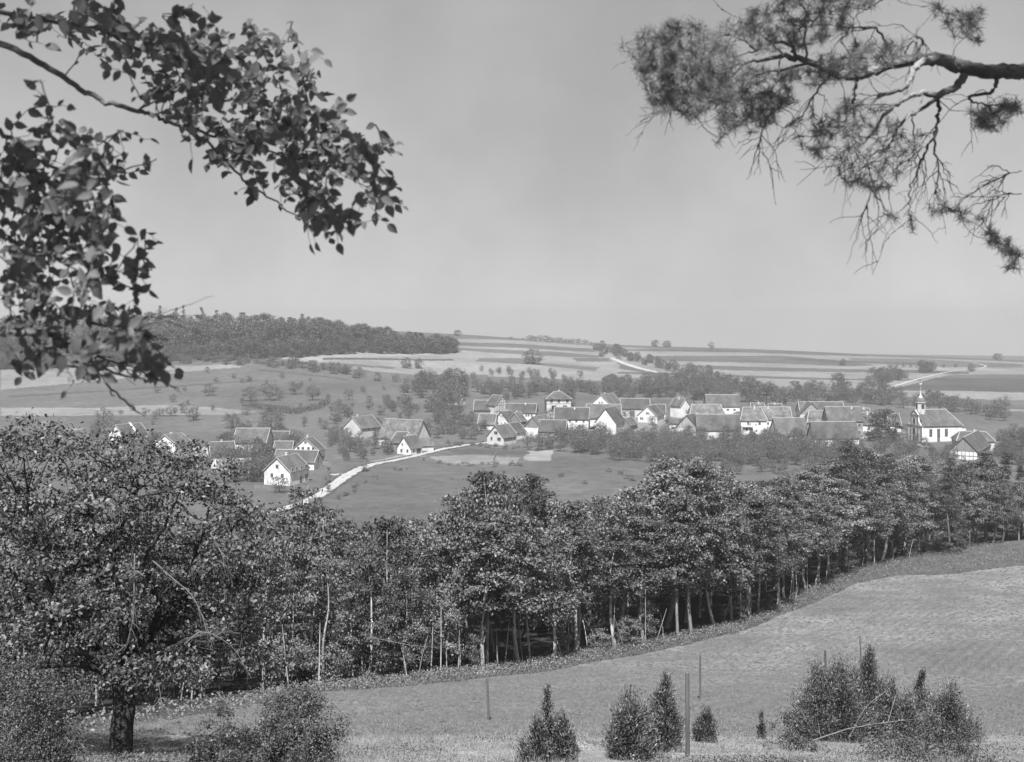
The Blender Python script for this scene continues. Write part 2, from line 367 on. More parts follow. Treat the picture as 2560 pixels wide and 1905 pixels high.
field([(1915, 850), (1930, 846), (2100, 848), (2230, 852), (2230, 868), (2000, 862), (1925, 856)], 0.202)
field([(2000, 866), (2230, 872), (2230, 880), (2020, 876)], 0.110)
# strips on the left slope
field([(0, 800), (250, 795), (500, 790), (530, 796), (420, 808), (250, 822), (0, 845)], 0.194)
field([(400, 806), (560, 793), (600, 800), (430, 826), (250, 842), (240, 830)], 0.097)
field([(0, 850), (250, 845), (430, 830), (590, 815), (540, 828), (420, 850), (240, 870), (0, 900)], 0.115)
field([(0, 884), (220, 884), (330, 878), (440, 882), (560, 892), (500, 899), (300, 900), (0, 902)], 0.187)
field([(450, 872), (560, 880), (650, 892), (620, 896), (500, 886)], 0.105)
field([(640, 893), (700, 891), (760, 900), (700, 902)], 0.110)
# plots in front of the village
field([(930, 990), (1020, 985), (1130, 992), (1115, 1006), (1000, 1008), (950, 1000)], 0.19)
field([(1140, 978), (1200, 976), (1192, 1000), (1135, 998)], 0.23)
field([(960, 975), (1140, 970), (1150, 985), (1000, 985)], 0.084)
for i, (x0, y0, x1, y1) in enumerate([(20, 858, 560, 822), (0, 884, 230, 884), (560, 800, 760, 822), (1060, 812, 1280, 818), (1340, 806, 1560, 812), (1960, 880, 2220, 888), (1700, 776, 1990, 786), (1000, 768, 1120, 769), (700, 776, 980, 778)]):
    field([(x0, y0), (x1, y1), (x1 + 6, y1 + 3.5), (x0, y0 + 4)], (0.08, 0.2)[i % 2])
field([(800, 1000), (880, 985), (930, 980), (925, 988), (840, 1002)], 0.2)
field([(1180, 900), (1500, 900), (1860, 925), (1990, 935), (1990, 955), (1840, 950), (1460, 940), (1190, 930)], 0.17)
field([(560, 960), (700, 985), (720, 1010), (640, 1030), (560, 1010)], 0.13)
# foreground slope
near = gy < 200
edge_d = [(60, 1620), (300, 1548), (560, 1513), (750, 1498), (1000, 1476), (1250, 1441), (1450, 1406), (1600, 1371), (1750, 1312), (1850, 1267), (1950, 1247), (2060, 1245), (2170, 1231), (2240, 1224)]
edge_w = [hd(*p) for p in edge_d]
edge_X = np.array([e[0] for e in edge_w]); edge_Y = np.array([e[1] for e in edge_w])
def edgeY(X): return np.interp(X, edge_X, edge_Y)
tree_d = [(-60, 1600), (60, 1575), (300, 1525), (560, 1500), (750, 1488), (1000, 1462), (1250, 1425), (1450, 1393), (1650, 1345), (1750, 1288), (1850, 1240), (1950, 1216), (2100, 1188), (2200, 1174), (2300, 1165)]
tree_w = [hd(*p) for p in tree_d]
tree_X = np.array([e[0] for e in tree_w]); tree_Y = np.array([e[1] for e in tree_w])
def treeY(X): return np.interp(X, tree_X, tree_Y)
fx, fy = gx, gy
tone[near] = 0.165
nz = 0.5 + 0.5 * np.sin(fx * 0.9 + np.sin(fy * 0.5) * 2) * np.sin(fy * 0.7 + fx * 0.2)
lowg = near & (fy < 38 + 3 * np.sin(fx * 0.6))
tone[lowg] = 0.2 + 0.09 * nz[lowg]
band = near & (fy > edgeY(fx) - 0.8) & (fy <= edgeY(fx)); tone[band & (np.sin(fx * .9) + np.sin(fx * 2.3) > -.6)] = 0.2
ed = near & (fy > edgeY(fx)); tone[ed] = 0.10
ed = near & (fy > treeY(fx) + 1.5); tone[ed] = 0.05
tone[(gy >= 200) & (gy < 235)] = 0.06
def vnoise(X, Y, sc, seed):
    r_ = np.random.default_rng(seed); T_ = r_.uniform(-1, 1, (64, 64)); x = X / sc; y = Y / sc; xi = np.floor(x).astype(int); yi = np.floor(y).astype(int); fx_ = x - xi; fy_ = y - yi
    fx_ = fx_ * fx_ * (3 - 2 * fx_); fy_ = fy_ * fy_ * (3 - 2 * fy_); q = lambda a, b: T_[a % 64, b % 64]
    return (q(xi, yi) * (1 - fx_) + q(xi + 1, yi) * fx_) * (1 - fy_) + (q(xi, yi + 1) * (1 - fx_) + q(xi + 1, yi + 1) * fx_) * fy_
pn = vnoise(gx, gy, 9, 1) + .6 * vnoise(gx + gy * .3, gy, 3.1, 2) + .4 * vnoise(gx, gy * 3, 1.3, 3)
far_n = vnoise(gx, gy, 60, 4) + .7 * vnoise(gx, gy, 17, 5) + .5 * vnoise(gx * .4, gy * 2.2, 9, 6)
rowt = np.sin((gy - edgeY(gx)) * 2 * math.pi / 1.7 + .6 * pn)
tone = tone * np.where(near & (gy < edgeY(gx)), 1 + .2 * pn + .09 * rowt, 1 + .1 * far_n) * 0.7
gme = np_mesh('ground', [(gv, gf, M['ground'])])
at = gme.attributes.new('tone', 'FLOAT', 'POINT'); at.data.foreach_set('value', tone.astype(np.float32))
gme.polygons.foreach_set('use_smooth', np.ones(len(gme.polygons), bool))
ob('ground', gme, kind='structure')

def strip(name, pts, width, off=0.07, mat=None, step=3.0, kind='structure'):
    P = np.array([hd(*p) for p in pts]) if not isinstance(width, list) else np.array([hd(*p) for p in pts])
    wd = np.array(width if isinstance(width, list) else [width] * len(P), float)
    Q = pchip(np.arange(len(P)), np.c_[P, wd], np.linspace(0, len(P) - 1, 30 * (len(P) - 1) + 1))
    T = unit(np.gradient(Q[:, :2], axis=0)); Nn = np.c_[-T[:, 1], T[:, 0]]
    k = 9; s = np.linspace(-.5, .5, k)
    wv = 1 + 0.05 * np.sin(np.arange(len(Q)) * 0.9)
    XY = Q[:, None, :2] + Nn[:, None, :] * (s[None, :] * (Q[:, 2] * wv)[:, None])[..., None]
    Z = zt(XY[..., 0], XY[..., 1]) + off * (1 - 0.5 * (2 * np.abs(s[None, :])) ** 4)
    V = np.concatenate([XY, Z[..., None]], -1).reshape(-1, 3); n = len(Q)
    i, j = np.meshgrid(np.arange(n - 1), np.arange(k - 1), indexing='ij'); a = i * k + j
    me = np_mesh(name, [(V, np.stack([a, a + 1, a + k + 1, a + k], -1).reshape(-1, 4), mat or M['road'])])
    return ob(name, me, kind=kind)
strip('road', [(560, 1117), (620, 1102), (690, 1075), (745, 1036), (790, 1013), (880, 993), (945, 977), (1010, 965), (1075, 957)], [4, 4, 3.8, 4.2, 4.5, 3.8, 3.4, 3.2, 3])
strip('side_road', [(760, 1026), (740, 1028), (718, 1030)], [3, 5, 4], 0.09)
strip('hill_track', [(1326, 776), (1360, 790), (1400, 802), (1432, 808)], [5, 7, 7, 6], 0.25)
strip('church_hill_track', [(1905, 849), (1950, 834), (2010, 817), (2060, 806), (2095, 801), (2120, 799), (2135, 793), (2110, 786)], [2.6, 2.6, 2.4, 1.6, 1.1, 1.5, 2, 1], 0.3)
strip('upper_lane', [(938, 862), (960, 870), (985, 880)], [3, 5, 5], 0.15)
strip('village_lane', [(1855, 948), (1920, 952), (1975, 962), (2010, 968)], [4, 4, 4, 4], 0.1)

# ------------------------------------------------------------------ houses
HOUSES = []; LAND = []
def windows(parent, face, rows, L, W, hw, kind='window', door=None):
    """rows: list of (positions 0..1, sill height, width, height); face: 'g' near gable, 'f' or 'b' long sides"""
    def place(s, z, w, h):
        if face == 'g': return (lambda a, zz, d: (-d, (a - 0.5) * W, zz)), s, z, w / W
        sg = -1 if face == 'f' else 1
        return (lambda a, zz, d: (a * L, sg * (W / 2 + d), zz)), s, z, w / L
    for row in rows:
        xs, z, w, h = row[:4]; nm = row[4] if len(row) > 4 else 'window'
        for s in xs:
            fn, s0, z0, hwid = place(s, z, w, h)
            def bx(mb, a0, a1, z0_, z1_, d0, d1):
                p = [fn(a, zz, d) for zz in (z0_, z1_) for (a, d) in ((a0, d0), (a1, d0), (a1, d1), (a0, d1))]
                mb.add(p, [(3, 2, 1, 0), (4, 5, 6, 7), (0, 1, 5, 4), (1, 2, 6, 5), (2, 3, 7, 6), (3, 0, 4, 7)])
            u = hwid / 2; t = 0.1 * hwid / w
            if nm == 'door':
                mb = MB(); bx(mb, s - u, s + u, z, z + h, -0.05, 0.05); mb.build('door', M['door'], parent)
                continue
            if nm == 'hole':
                mb = MB(); bx(mb, s - u, s + u, z, z + h, -0.05, 0.03); mb.build('opening', M['glass'], parent)
                continue
            fr = MB()
            bx(fr, s - u - t, s - u, z - .1, z + h + .1, -0.05, 0.07); bx(fr, s + u, s + u + t, z - .1, z + h + .1, -0.05, 0.07)
            bx(fr, s - u, s + u, z - .12, z, -0.05, 0.09); bx(fr, s - u, s + u, z + h, z + h + .1, -0.05, 0.07)
            bx(fr, s - t * .35, s + t * .35, z, z + h, -0.05, 0.06)
            fo = fr.build('window', M['frame'], parent)
            pa = MB(); bx(pa, s - u, s + u, z, z + h, -0.05, 0.03); pa.build('pane', M['glass'], fo)

def house(name, label, cat, xa, ya, yb, ye, xb, al, W, wall='white', roof='roof', gmat=None, hip=0.0, wf=(), wg=(), chim=(), cap=True, timber=None,
          short=None, over=0.45, Lmin=4.0, verge=True, hip2=None, D=None, extra=None):
    u = (xa - CX) / F
    if D is None: X0, D = hit(xa, yb)
    X0, Y0 = u * D, D
    a = math.radians(al); c, s = math.cos(a), math.sin(a)
    ub = (xb - CX) / F
    L = (ub * Y0 - X0) / (c - ub * s)
    L = max(Lmin, min(L, 32))
    cxm, cym = X0 + c * L / 2, Y0 + s * L / 2
    gz = min(g(X0, Y0), g(X0 + c * L, Y0 + s * L), g(cxm, cym))
    zap = -(ya - HY) / F * D; zev = -(ye - HY) / F * D
    hw = max(2.0, zev - gz); hr = max(1.8, zap - max(zev, gz + 2.0))
    root = empty(name, (X0, Y0, gz), a, label, cat, None)
    # which long side looks at the camera: local -y is 'f'
    nx, ny = s, -c       # world direction of local -y
    sg = 1 if (nx * -cxm + ny * -cym) > 0 else -1      # -1: local +y faces the camera
    F_, B_ = ('f', 'b') if sg > 0 else ('b', 'f')
    h2 = W / 2; hp2 = hip if hip2 is None else hip2
    w = MB(); bt = -1.2
    if hip > 0 or hp2 > 0:
        w.box(0, L, -h2, h2, bt, hw)
        wo_ = w.build('wall', M[wall], root)
        r = MB(); o = over; hh = hr
        A = [(-o, -h2 - o, hw - .25), (L + o, -h2 - o, hw - .25), (L + o, h2 + o, hw - .25), (-o, h2 + o, hw - .25)]
        R0, R1 = (hip, 0, hw + hr), (L - hp2, 0, hw + hr)
        r.add(A + [R0, R1], [(3, 2, 1, 0), (0, 1, 5, 4), (2, 3, 4, 5), (1, 2, 5), (3, 0, 4)])
        ro = r.build('roof', M[roof], root)
        if cap:
            k = MB(); up = np.array((0, 0, .05))
            k.beam(np.array(R0) + up, np.array(R1) + up, .26)
            for q, Rr in ((0, R0), (3, R0), (1, R1), (2, R1)): k.beam(np.array(A[q]) + up, np.array(Rr) + up, .22)
            k.build('ridge_cap', M['cap'], ro)
    else:
        v = [(0, -h2, bt), (L, -h2, bt), (L, h2, bt), (0, h2, bt), (0, -h2, hw), (L, -h2, hw), (L, h2, hw), (0, h2, hw), (0, 0, hw + hr), (L, 0, hw + hr)]
        w.add(v, [(3, 2, 1, 0), (0, 1, 5, 4), (2, 3, 7, 6), (0, 4, 8, 7, 3), (1, 2, 6, 9, 5), (4, 5, 9, 8), (7, 8, 9, 6)])
        wo_ = w.build('wall', M[wall], root)
        if gmat:       # boarded gable triangle standing a little proud
            gm = MB(); d = 0.06
            for x, dx in ((0, -d), (L, d)):
                gm.slab2 = None
                gm.add([(x, -h2, hw), (x, h2, hw), (x, 0, hw + hr - .05), (x + dx, -h2, hw), (x + dx, h2, hw), (x + dx, 0, hw + hr - .05)],
                       [(0, 1, 2), (5, 4, 3), (0, 3, 4, 1), (1, 4, 5, 2), (2, 5, 3, 0)])
            gm.build('gable_boarding', M[gmat], root)
        r = MB(); sl_ = hr / h2; o = over; og = 0.35; th = 0.16
        sag = 0.1 * min(1, L / 12)
        for sgn in (-1, 1):
            y1 = sgn * (h2 + o); z1 = hw - o * sl_ + th
            n = max(2, int(L / 2.5)); xs = np.linspace(-og, L + og, n + 1)
            for i in range(n):
                def dz(x): return -sag * math.sin(math.pi * max(0, min(1, x / L))) + 0.04 * math.sin(x * 1.7 + X0)
                r.slab([(xs[i], 0, hw + hr + th + dz(xs[i])), (xs[i + 1], 0, hw + hr + th + dz(xs[i + 1])), (xs[i + 1], y1, z1 + .3 * dz(xs[i + 1])), (xs[i], y1, z1 + .3 * dz(xs[i]))], th)
        ro = r.build('roof', M[roof], root)
        if cap:
            k = MB()
            k.beam((-og, 0, hw + hr + th), (L / 2, 0, hw + hr + th + .06 - sag), .26); k.beam((L / 2, 0, hw + hr + th + .06 - sag), (L + og, 0, hw + hr + th), .26)
            k.build('ridge_cap', M['cap'], ro)
        if verge:
            for x in (-og + .05, L + og - .05):
                k = MB()
                for sgn in (-1, 1): k.beam((x, 0, hw + hr + th), (x, sgn * (h2 + o), hw - o * sl_ + th), .17)
                k.build('verge', M['cap' if verge is True else verge], ro)
    if cat == 'house' and not chim: chim = [(.4 + .3 * rnd.random(), .6)]
    for (t, ht) in chim:
        k = MB(); zc = hw + hr - 0.5
        k.box(t * L - .35, t * L + .35, 0.15, 0.85, zc - .6, hw + hr + ht); k.box(t * L - .42, t * L + .42, 0.08, 0.92, hw + hr + ht, hw + hr + ht + .15)
        k.build('chimney', M['plaster'], ro)
    if wf: windows(root, F_, wf, L, W, hw)
    if wg: windows(root, 'g', wg, L, W, hw)
    if timber:
        k = MB(); t = 0.13; d = 0.05
        zs = [0.3, hw * .5, hw] if hw > 3.5 else [0.2, hw * .6, hw]
        nf = max(3, int(L / 1.6)); ng = max(3, int(W / 1.4)); yf = -h2 - d if sg > 0 else h2 + d
        if 'f' in timber:
            for z in zs: k.beam((0, yf, z), (L, yf, z), t)
            for i in range(nf + 1): k.beam((i * L / nf, yf, 0), (i * L / nf, yf, hw), t)
        if 'g' in timber:
            for z in zs: k.beam((-d, -h2, z), (-d, h2, z), t)
            for i in range(ng + 1):
                y = -h2 + i * W / ng; k.beam((-d, y, 0), (-d, y, hw), t)
        if 'G' in timber:
            for z in np.arange(hw, hw + hr * .85, 1.3):
                hwz = h2 * (1 - (z - hw) / hr); k.beam((-d, -hwz, z), (-d, hwz, z), t)
            for i in range(1, 7):
                y = -h2 + i * W / 7; k.beam((-d, y, 0), (-d, y, hw + hr * (1 - abs(y) / h2) - .1), t)
        k.build('timber_frame', M['boards'], root)
    LAND.append((X0 + c * L / 2, Y0 + s * L / 2, short or label, max(L, W) / 2 + 1))
    HOUSES.append((X0, Y0, c, s, L, W))
    return root, L, hw, hr

# left hamlet
house('farmhouse', 'tall farmhouse with stained gable beside the pale road, brick chimney on its ridge', 'house', 692.7, 1144.6, 1213, 1178, 741, 70, 9.8, wall='stain', short='the tall roadside farmhouse',
      wf=[((.12, .32, .58), 4.2, 1.0, 1.5), ((.85,), 4.2, 1.6, 1.5), ((.85,), 1.0, 1.6, 1.5), ((.55,), 0, 1.1, 2.2, 'door')], wg=[((.5,), 5.6, .9, 1.1), ((.3, .7), 2.6, .9, 1.2)], chim=[(.55, .9)], verge='frame')
house('gabled_house', 'white gabled house with four windows in a row behind the roadside farmhouse', 'house', 763.7, 1096.3, 1156, 1124, 781, 72, 10.8, short='the white house with four gable windows',
      wg=[((.2, .38, .6, .78), 4.6, .9, 1.2), ((.5,), 7.2, .8, .9)], wf=[((.4,), 1, .9, 2.2), ((.75,), 1, .9, 1.3)], chim=[(.5, .9)])
house('low_barn', 'long low barn roof with a white right gable squeezed between the two gabled houses', 'barn', 795.6, 1127, 1172, 1152, 694, 167, 8, short='the long low barn', wg=[((.5,), 2.6, .5, 1.6)])
house('barn', 'upper barn with a plain tiled roof left of the house with four gable windows', 'barn', 724, 1078.5, 1121, 1101, 677, 178, 8, roof='roof', short='the upper plain barn', wall='boards')
house('barn', 'lower barn roof just in front of the upper plain barn', 'barn', 733, 1103.5, 1146, 1125, 689, 178, 7, short='the lower barn roof', wall='boards')
house('large_barn', 'wide barn with a long pale ridge under the broad round tree of the left hamlet', 'barn', 674, 1071, 1128, 1102, 593, 178, 12, short='the wide barn of the left hamlet', wg=[((.5,), 3, .6, .8)])
house('cottage', 'cottage with roof running down right, gable half hidden by the apple tree', 'house', 523.6, 1106, 1152, 1136, 584, 22, 12, wall='brick', short='the half hidden cottage')
house('cottage', 'cottage with big plain roof and small white gable, second building from the left', 'house', 413, 1088, 1136, 1107, 452, 68, 9.5, short='the second cottage from the left')
r_, L_, hw_, hr_ = house('cottage', 'leftmost cottage with a broad white firewall strip across its roof', 'house', 289.8, 1062.7, 1110, 1085, 350, 55, 9.5, short='the leftmost cottage', wg=[((.45,), 5.0, .8, 1.0)])
k = MB()
for sgn in (-1, 1): k.slab([(L_ * .55, 0, hw_ + hr_ + .45), (L_ * .55 + .8, 0, hw_ + hr_ + .45), (L_ * .55 + .8, sgn * 5.1, hw_ + .15), (L_ * .55, sgn * 5.1, hw_ + .15)], .3)
k.build('firewall', M['white'], r_)
house('shed', 'small shed with a striped thatched roof at the edge of the near tree crown', 'shed', 483, 1120, 1152, 1141, 516, 25, 7, roof='stripe', wall='boards', short='the striped shed', cap=False, verge=False)
house('shed', 'low shed with pale striped roofing among bushes behind the farmhouse', 'shed', 530, 1148, 1180, 1168, 627, 14, 6, roof='stripe', wall='boards', short='the low striped shed', cap=False, verge=False)
# middle group by the bend
house('vine_house', 'house with a vine covered gable and a chimney left of the steep white-gabled barn', 'house', 881, 1043, 1093, 1069, 929.7, 54, 11, wall='plaster', short='the vine covered house', wf=[((.15, .35, .65), 3.2, .8, 1.2), ((.7,), .8, .9, 2.0, 'door')], chim=[(.3, .8)])
house('steep_barn', 'tall steep-roofed barn with a white triangular right gable', 'barn', 1056.7, 1051, 1114, 1094, 962.8, 155, 12.5, short='the steep barn', wall='white', verge=False, roof='roofold')
house('hipped_shed', 'wooden shed with a hipped roof and plank doors in front of the steep barn', 'shed', 975, 1080, 1126, 1104, 1006, 8, 7.5, wall='boards', hip=2.6, short='the hipped plank shed', Lmin=10,
      wf=[((.35, .6), 0, 2.0, 2.4, 'door'), ((.88,), 1.2, .7, .9)])
house('small_house', 'little bright white house with a pointed gable standing at the road', 'house', 1010, 1092, 1136, 1119, 1034, 56, 7.2, short='the little white roadside house', wg=[((.25, .68), .9, .9, 1.2), ((.62,), 3.6, .6, .8)], wf=[((.25,), .9, .6, 1.1), ((.7,), 0, 2.6, 2.2, 'door')], Lmin=7, verge=False)
house('lean_to', 'low pale-walled lean-to against the white gable of the steep barn', 'shed', 1046, 1095, 1126, 1112, 1080, 16, 7, wall='plaster', short='the pale lean-to', cap=False, verge=False)
# village, left part
house('grey_house', 'grey gabled house with large windows at the road end, nearest house of the village', 'house', 1238, 1064.5, 1112, 1092, 1270, 56, 8.8, wall='plaster', short='the grey road end house',
      wg=[((.27,), 1.9, 1.7, 1.3), ((.72,), 1.9, .9, 1.4), ((.46,), 4.6, 1.6, 1.2), ((.47,), 7.2, .6, .9)], wf=[((.2, .42, .62, .85), 1.8, .7, 1.5)], chim=[(.55, .7)], verge='boards')
house('barn', 'barn with one thick white verge, right behind the grey road end house', 'barn', 1273, 1058.5, 1097, 1080, 1297, 52, 8, wall='white', short='the white-verged barn')
house('white_house', 'two storey white house above the grey road end house', 'house', 1253.5, 1029.4, 1070, 1053, 1280, 50, 9, short='the two storey white house', wg=[((.4, .52), 5.3, .5, .7), ((.25, .75), 1.6, .8, 1.1)], wf=[((.15, .4, .65, .88), 3.2, .8, 1.0)], verge=False)
house('annex', 'narrow annex roof stepping down right of the two storey white house', 'house', 1286.7, 1032, 1072, 1052, 1301, 50, 7.5, wall='boards', short='the narrow annex')
house('barn', 'barn with a dark door and a lower porch on the left end of the village', 'barn', 1240.5, 1036, 1071, 1058.5, 1200, 170, 9.5, short='the left end barn', wf=[((.68,), 0, 3.4, 2.8, 'door')], wall='white')
house('timbered_barn', 'tall half-timbered gable rising above the neighbouring roofs', 'barn', 1255.3, 989, 1043, 1012, 1244, 130, 9.5, wall='plaster', timber='gG', short='the tall half-timbered gable', Lmin=7)
house('long_barn', 'long plain barn left of the tall half-timbered gable', 'barn', 1246, 1001, 1040, 1023, 1187, 177, 9, wall='boards', short='the long plain barn')
house('long_house', 'long house with white right gable between the half-timbered gable and the hip-roofed school', 'house', 1341, 1009.5, 1047, 1029.5, 1264.5, 172, 9, short='the long white-gabled house', wf=[((.12, .22, .3), 1.6, .7, .9)], wg=[((.5,), 1.2, .9, 1.2)], chim=[(.35, .35)])
house('tiny_cottage', 'tiny cottage with a white gable standing alone at the upper lane', 'house', 1153.6, 987.4, 1012, 1001, 1139, 145, 6.5, short='the tiny upper cottage')
# school
r_, L_, hw_, hr_ = house('school_house', 'tall three storey building with a hipped roof and string courses', 'house', 1364, 978.6, 1040, 995, 1424, 4, 11, wall='plaster', hip=4.5, short='the tall school house', over=.7,
      wf=[((.2, .5, .85), 7.1, 1.1, 1.6), ((.3,), 3.2, 2.3, 2.4), ((.75,), 3.2, 2.0, 2.4)], wg=[((.3, .7), 7.1, 1.0, 1.5)])
k = MB()
for z in (2.6, 6.4): k.box(-.08, L_ + .08, -5.58, 5.58, z, z + .2)
k.build('string_course', M['sand'], r_)
house('long_white_house', 'long house with white ground floor, dark door and timbered right gable at the village centre', 'house', 1472, 1019, 1071, 1045, 1388, 174, 9.5, short='the long white-walled house', gmat='boards',
      wf=[((.82, .76, .55, .36, .14), 3.3, .7, .8), ((.26,), .2, 1.1, 2.0, 'door')], wall='white', chim=[(.42, .1)])
house('big_barn', 'big plain-roofed barn behind the stone barn with the mottled white gable', 'barn', 1551, 1011, 1060, 1042, 1467, 177, 11, short='the big plain-roofed barn')
house('gabled_house', 'white gable with two tiny attic windows peeping over the big plain roof', 'house', 1502.4, 987, 1036, 1009, 1531, 62, 9.8, short='the white gable with attic windows', wg=[((.44, .58), 5.6, .55, .8)], verge='frame')
r_, L_, hw_, hr_ = house('stone_barn', 'tall stone barn with a mottled whitewashed gable and one small dark opening', 'barn', 1513.9, 1021, 1085, 1056, 1537, 65, 10.2, wall='mottle', short='the mottled stone barn', wg=[((.55,), 2.4, .9, 1.1, 'hole')], verge=False)
k = MB(); k.slab([(.2, 5.0, 3.6), (L_, 5.0, 3.6), (L_, 9.2, 1.8), (.2, 9.2, 1.8)], .16); k.build('side_roof', M['roof'], r_)
k = MB(); k.box(.25, L_ - .1, 5.14, 9.0, -1, 1.75); k.build('side_shed_wall', M['brick'], r_)
house('boarded_barn', 'barn with a dark boarded gable above a bright white wall', 'barn', 1332, 1042, 1094, 1069, 1362, 60, 8.8, wall='white', gmat='boards', short='the boarded white-footed barn', verge='boards')
house('timbered_barn', 'low half-timbered barn in front of the long house with the dark door', 'barn', 1416, 1050.7, 1094, 1076, 1349.5, 171, 8.5, wall='brick', timber='gGf', short='the low half-timbered barn')
house('door_barn', 'barn with a large plank double door right of the attic window gable', 'barn', 1623, 996.5, 1041, 1019, 1551.6, 176, 9.5, wall='plaster', short='the double door barn', wf=[((.58, .64), 0, 1.7, 3.2, 'door'), ((.88,), 1.6, .7, .7, 'hole'), ((.985,), 1.3, .5, 1.6, 'hole')])
house('gabled_house', 'white house with paired gable windows in front of the double door barn', 'house', 1618.6, 1015.4, 1057, 1039, 1637, 62, 9.8, short='the paired window house', wg=[((.46, .54), 4.2, .6, .8), ((.25, .75, .85), 1.5, .65, 1.0)], chim=[(.6, .2)])
house('small_barn', 'small barn roof with pale verges right behind the paired window house', 'barn', 1662, 1011.3, 1046, 1029, 1637, 176, 8, short='the small pale-verged barn')
house('small_barn', 'tiny tiled roof between shrubs left of the mottled stone barn row', 'shed', 1563, 1046, 1076, 1062, 1580, 60, 5.5, wall='boards', short='the tiny tiled shed')
# village, middle right
house('narrow_house', 'narrow white house with a slanting left roof standing alone among trees', 'house', 1713, 996.5, 1044, 1014, 1702, 128, 6.5, short='the narrow white house', wg=[((.4,), 2.8, .6, 1.0)], Lmin=7)
house('large_barn', 'large patched barn roof with clipped hips behind the plank-gabled barn', 'barn', 1808, 1010.7, 1060, 1035, 1722, 178, 11, roof='roofold', hip=1.4, short='the patched clipped-hip barn', wall='brick')
house('back_barn', 'high barn with white lower wall and small windows at the back of the village', 'barn', 1845, 987, 1035, 1013, 1763.6, 178, 10.5, short='the high back barn', wf=[((.36, .16), 2.2, 1.0, .8), ((.17, .1), .2, .7, .9)], wall='white', verge=False)
house('shed', 'low shed roof left against the high back barn', 'shed', 1761, 1002, 1028, 1011, 1737, 178, 5.5, wall='boards', short='the low back shed', cap=False, verge=False)
house('plank_barn', 'barn with a bleached plank gable and dark ventilation point at the peak', 'barn', 1717, 1038, 1092, 1070, 1736, 62, 10.5, wall='plaster', gmat='lightboards', short='the plank-gabled barn', verge='timber', wg=[((.5,), 8.2, .5, .6, 'hole')])
house('long_barn', 'very long barn roof behind two round garden trees', 'barn', 1847, 1036.4, 1094, 1071.5, 1740, 178, 10.5, short='the very long barn', wall='white', verge=False)
house('open_shed', 'small flat-roofed white shed left of the plank-gabled barn', 'shed', 1671, 1052, 1076, 1057, 1692, 4, 4, wall='white', short='the small white shed', cap=False, verge=False, Lmin=4, wf=[((.45,), .9, 1.6, .8)])
r_, L_, hw_, hr_ = house('white_house', 'white two storey house front with doorway canopy beside the very long barn', 'house', 1912, 1018, 1081, 1048.5, 1848, 178, 9.5, short='the white two storey front', roof='roofold', hip=1.8,
      wf=[((.28,), 4.0, .9, 1.2), ((.42,), 3.9, .4, .5), ((.72,), 4.0, .7, 1.2), ((.64,), 3.9, .4, .7), ((.78,), 1.2, .9, 1.2), ((.6,), 0, 1.5, 2.2, 'door'), ((.4,), .9, .6, .8)], wall='white')
k = MB(); k.slab([(L_ * .55, 4.7, 3.1), (L_ * .95, 4.7, 3.1), (L_ * .95, 5.6, 2.9), (L_ * .55, 5.6, 2.9)], .12); k.build('canopy', M['boards'], r_)
house('long_barn', 'barn with a white chimney on its front slope and pale right verge', 'barn', 1974, 1017.6, 1063, 1045.5, 1900, 178, 10, short='the barn with white chimney', chim=[(.74, .0)], roof='roofold', wall='white', wf=[((.9, .8), .8, .8, 1)])
house('small_cottage', 'cottage peeping out with a light gable behind the white two storey front', 'house', 1910, 1008, 1036, 1020, 1877, 172, 7, short='the peeping cottage')
house('small_cottage', 'cottage with bare pale gable timbers behind the barn with white chimney', 'house', 1953, 1009.5, 1036, 1020, 1921, 172, 7, short='the pale-timbered cottage')
house('curved_barn', 'barn with a long sagging ridge at the back right of the village', 'barn', 2105, 1005, 1050, 1030, 1996, 176, 12, short='the sagging ridge barn')
house('cross_gable_barn', 'barn with dark bargeboards on a wide front gable, an arched door below', 'barn', 2028.4, 1008, 1054, 1036, 2034, 82, 11, wall='plaster', short='the dark bargeboard barn', verge='timber', gmat='brick', Lmin=12, wg=[((.3,), .3, 1.8, 2.4, 'door')])
house('hipped_barn', 'barn with a clipped-hip roof carrying two small dormer slots', 'barn', 2084, 1025.8, 1078, 1054, 2012, 178, 10.5, hip=2.0, short='the dormer-slotted barn', roof='roofold', wall='brick')
house('brick_house', 'large grey masonry house with pale windows on two floors, left of the great linden tree', 'house', 2149, 1017.6, 1090, 1049, 2063, 178, 10.5, wall='brick', short='the large masonry house',
      wf=[((.1, .5, .85), 4.6, .9, 1.4), ((.1, .32), 1.4, .9, 1.4)], chim=[(.25, .2)], verge=False)
house('white_gable_barn', 'steep front barn whose narrow left gable is bright white', 'barn', 1934, 1045.5, 1100, 1084, 2009.5, 7, 11, short='the steep white-gabled front barn', wall='mottle', verge=False)
house('front_barn', 'long front barn with a white left gable and dark slanting bargeboard', 'barn', 2027.5, 1054.5, 1113, 1091, 2137, 2, 10.5, short='the long front barn', wall='mottle', verge='timber')
house('cottage', 'cottage with a small round-topped white gable behind the roof beside the linden', 'house', 2172, 1021, 1062, 1034, 2152, 174, 6, short='the round-gabled cottage', wall='white')
house('cottage', 'low house with one window tucked between masonry house and linden tree', 'house', 2180, 1032, 1076, 1058, 2151, 176, 7.5, short='the tucked-in low house', wf=[((.45,), .8, .9, 1.1)])
house('barn', 'barn roof half hidden behind the right side of the linden tree', 'barn', 2246, 1034, 1075, 1060, 2218, 176, 9, short='the barn behind the linden', wall='white')
house('rectory', 'broad grey house with half-hipped roof directly right of the church', 'house', 2478, 1079, 1128, 1099, 2386, 170, 10.5, wall='plaster', short='the broad grey house', hip=2.2, wf=[((.15, .5, .8), 1.4, .8, 1.2)], wg=[((.4, .65), 1.3, .8, 1.2)])
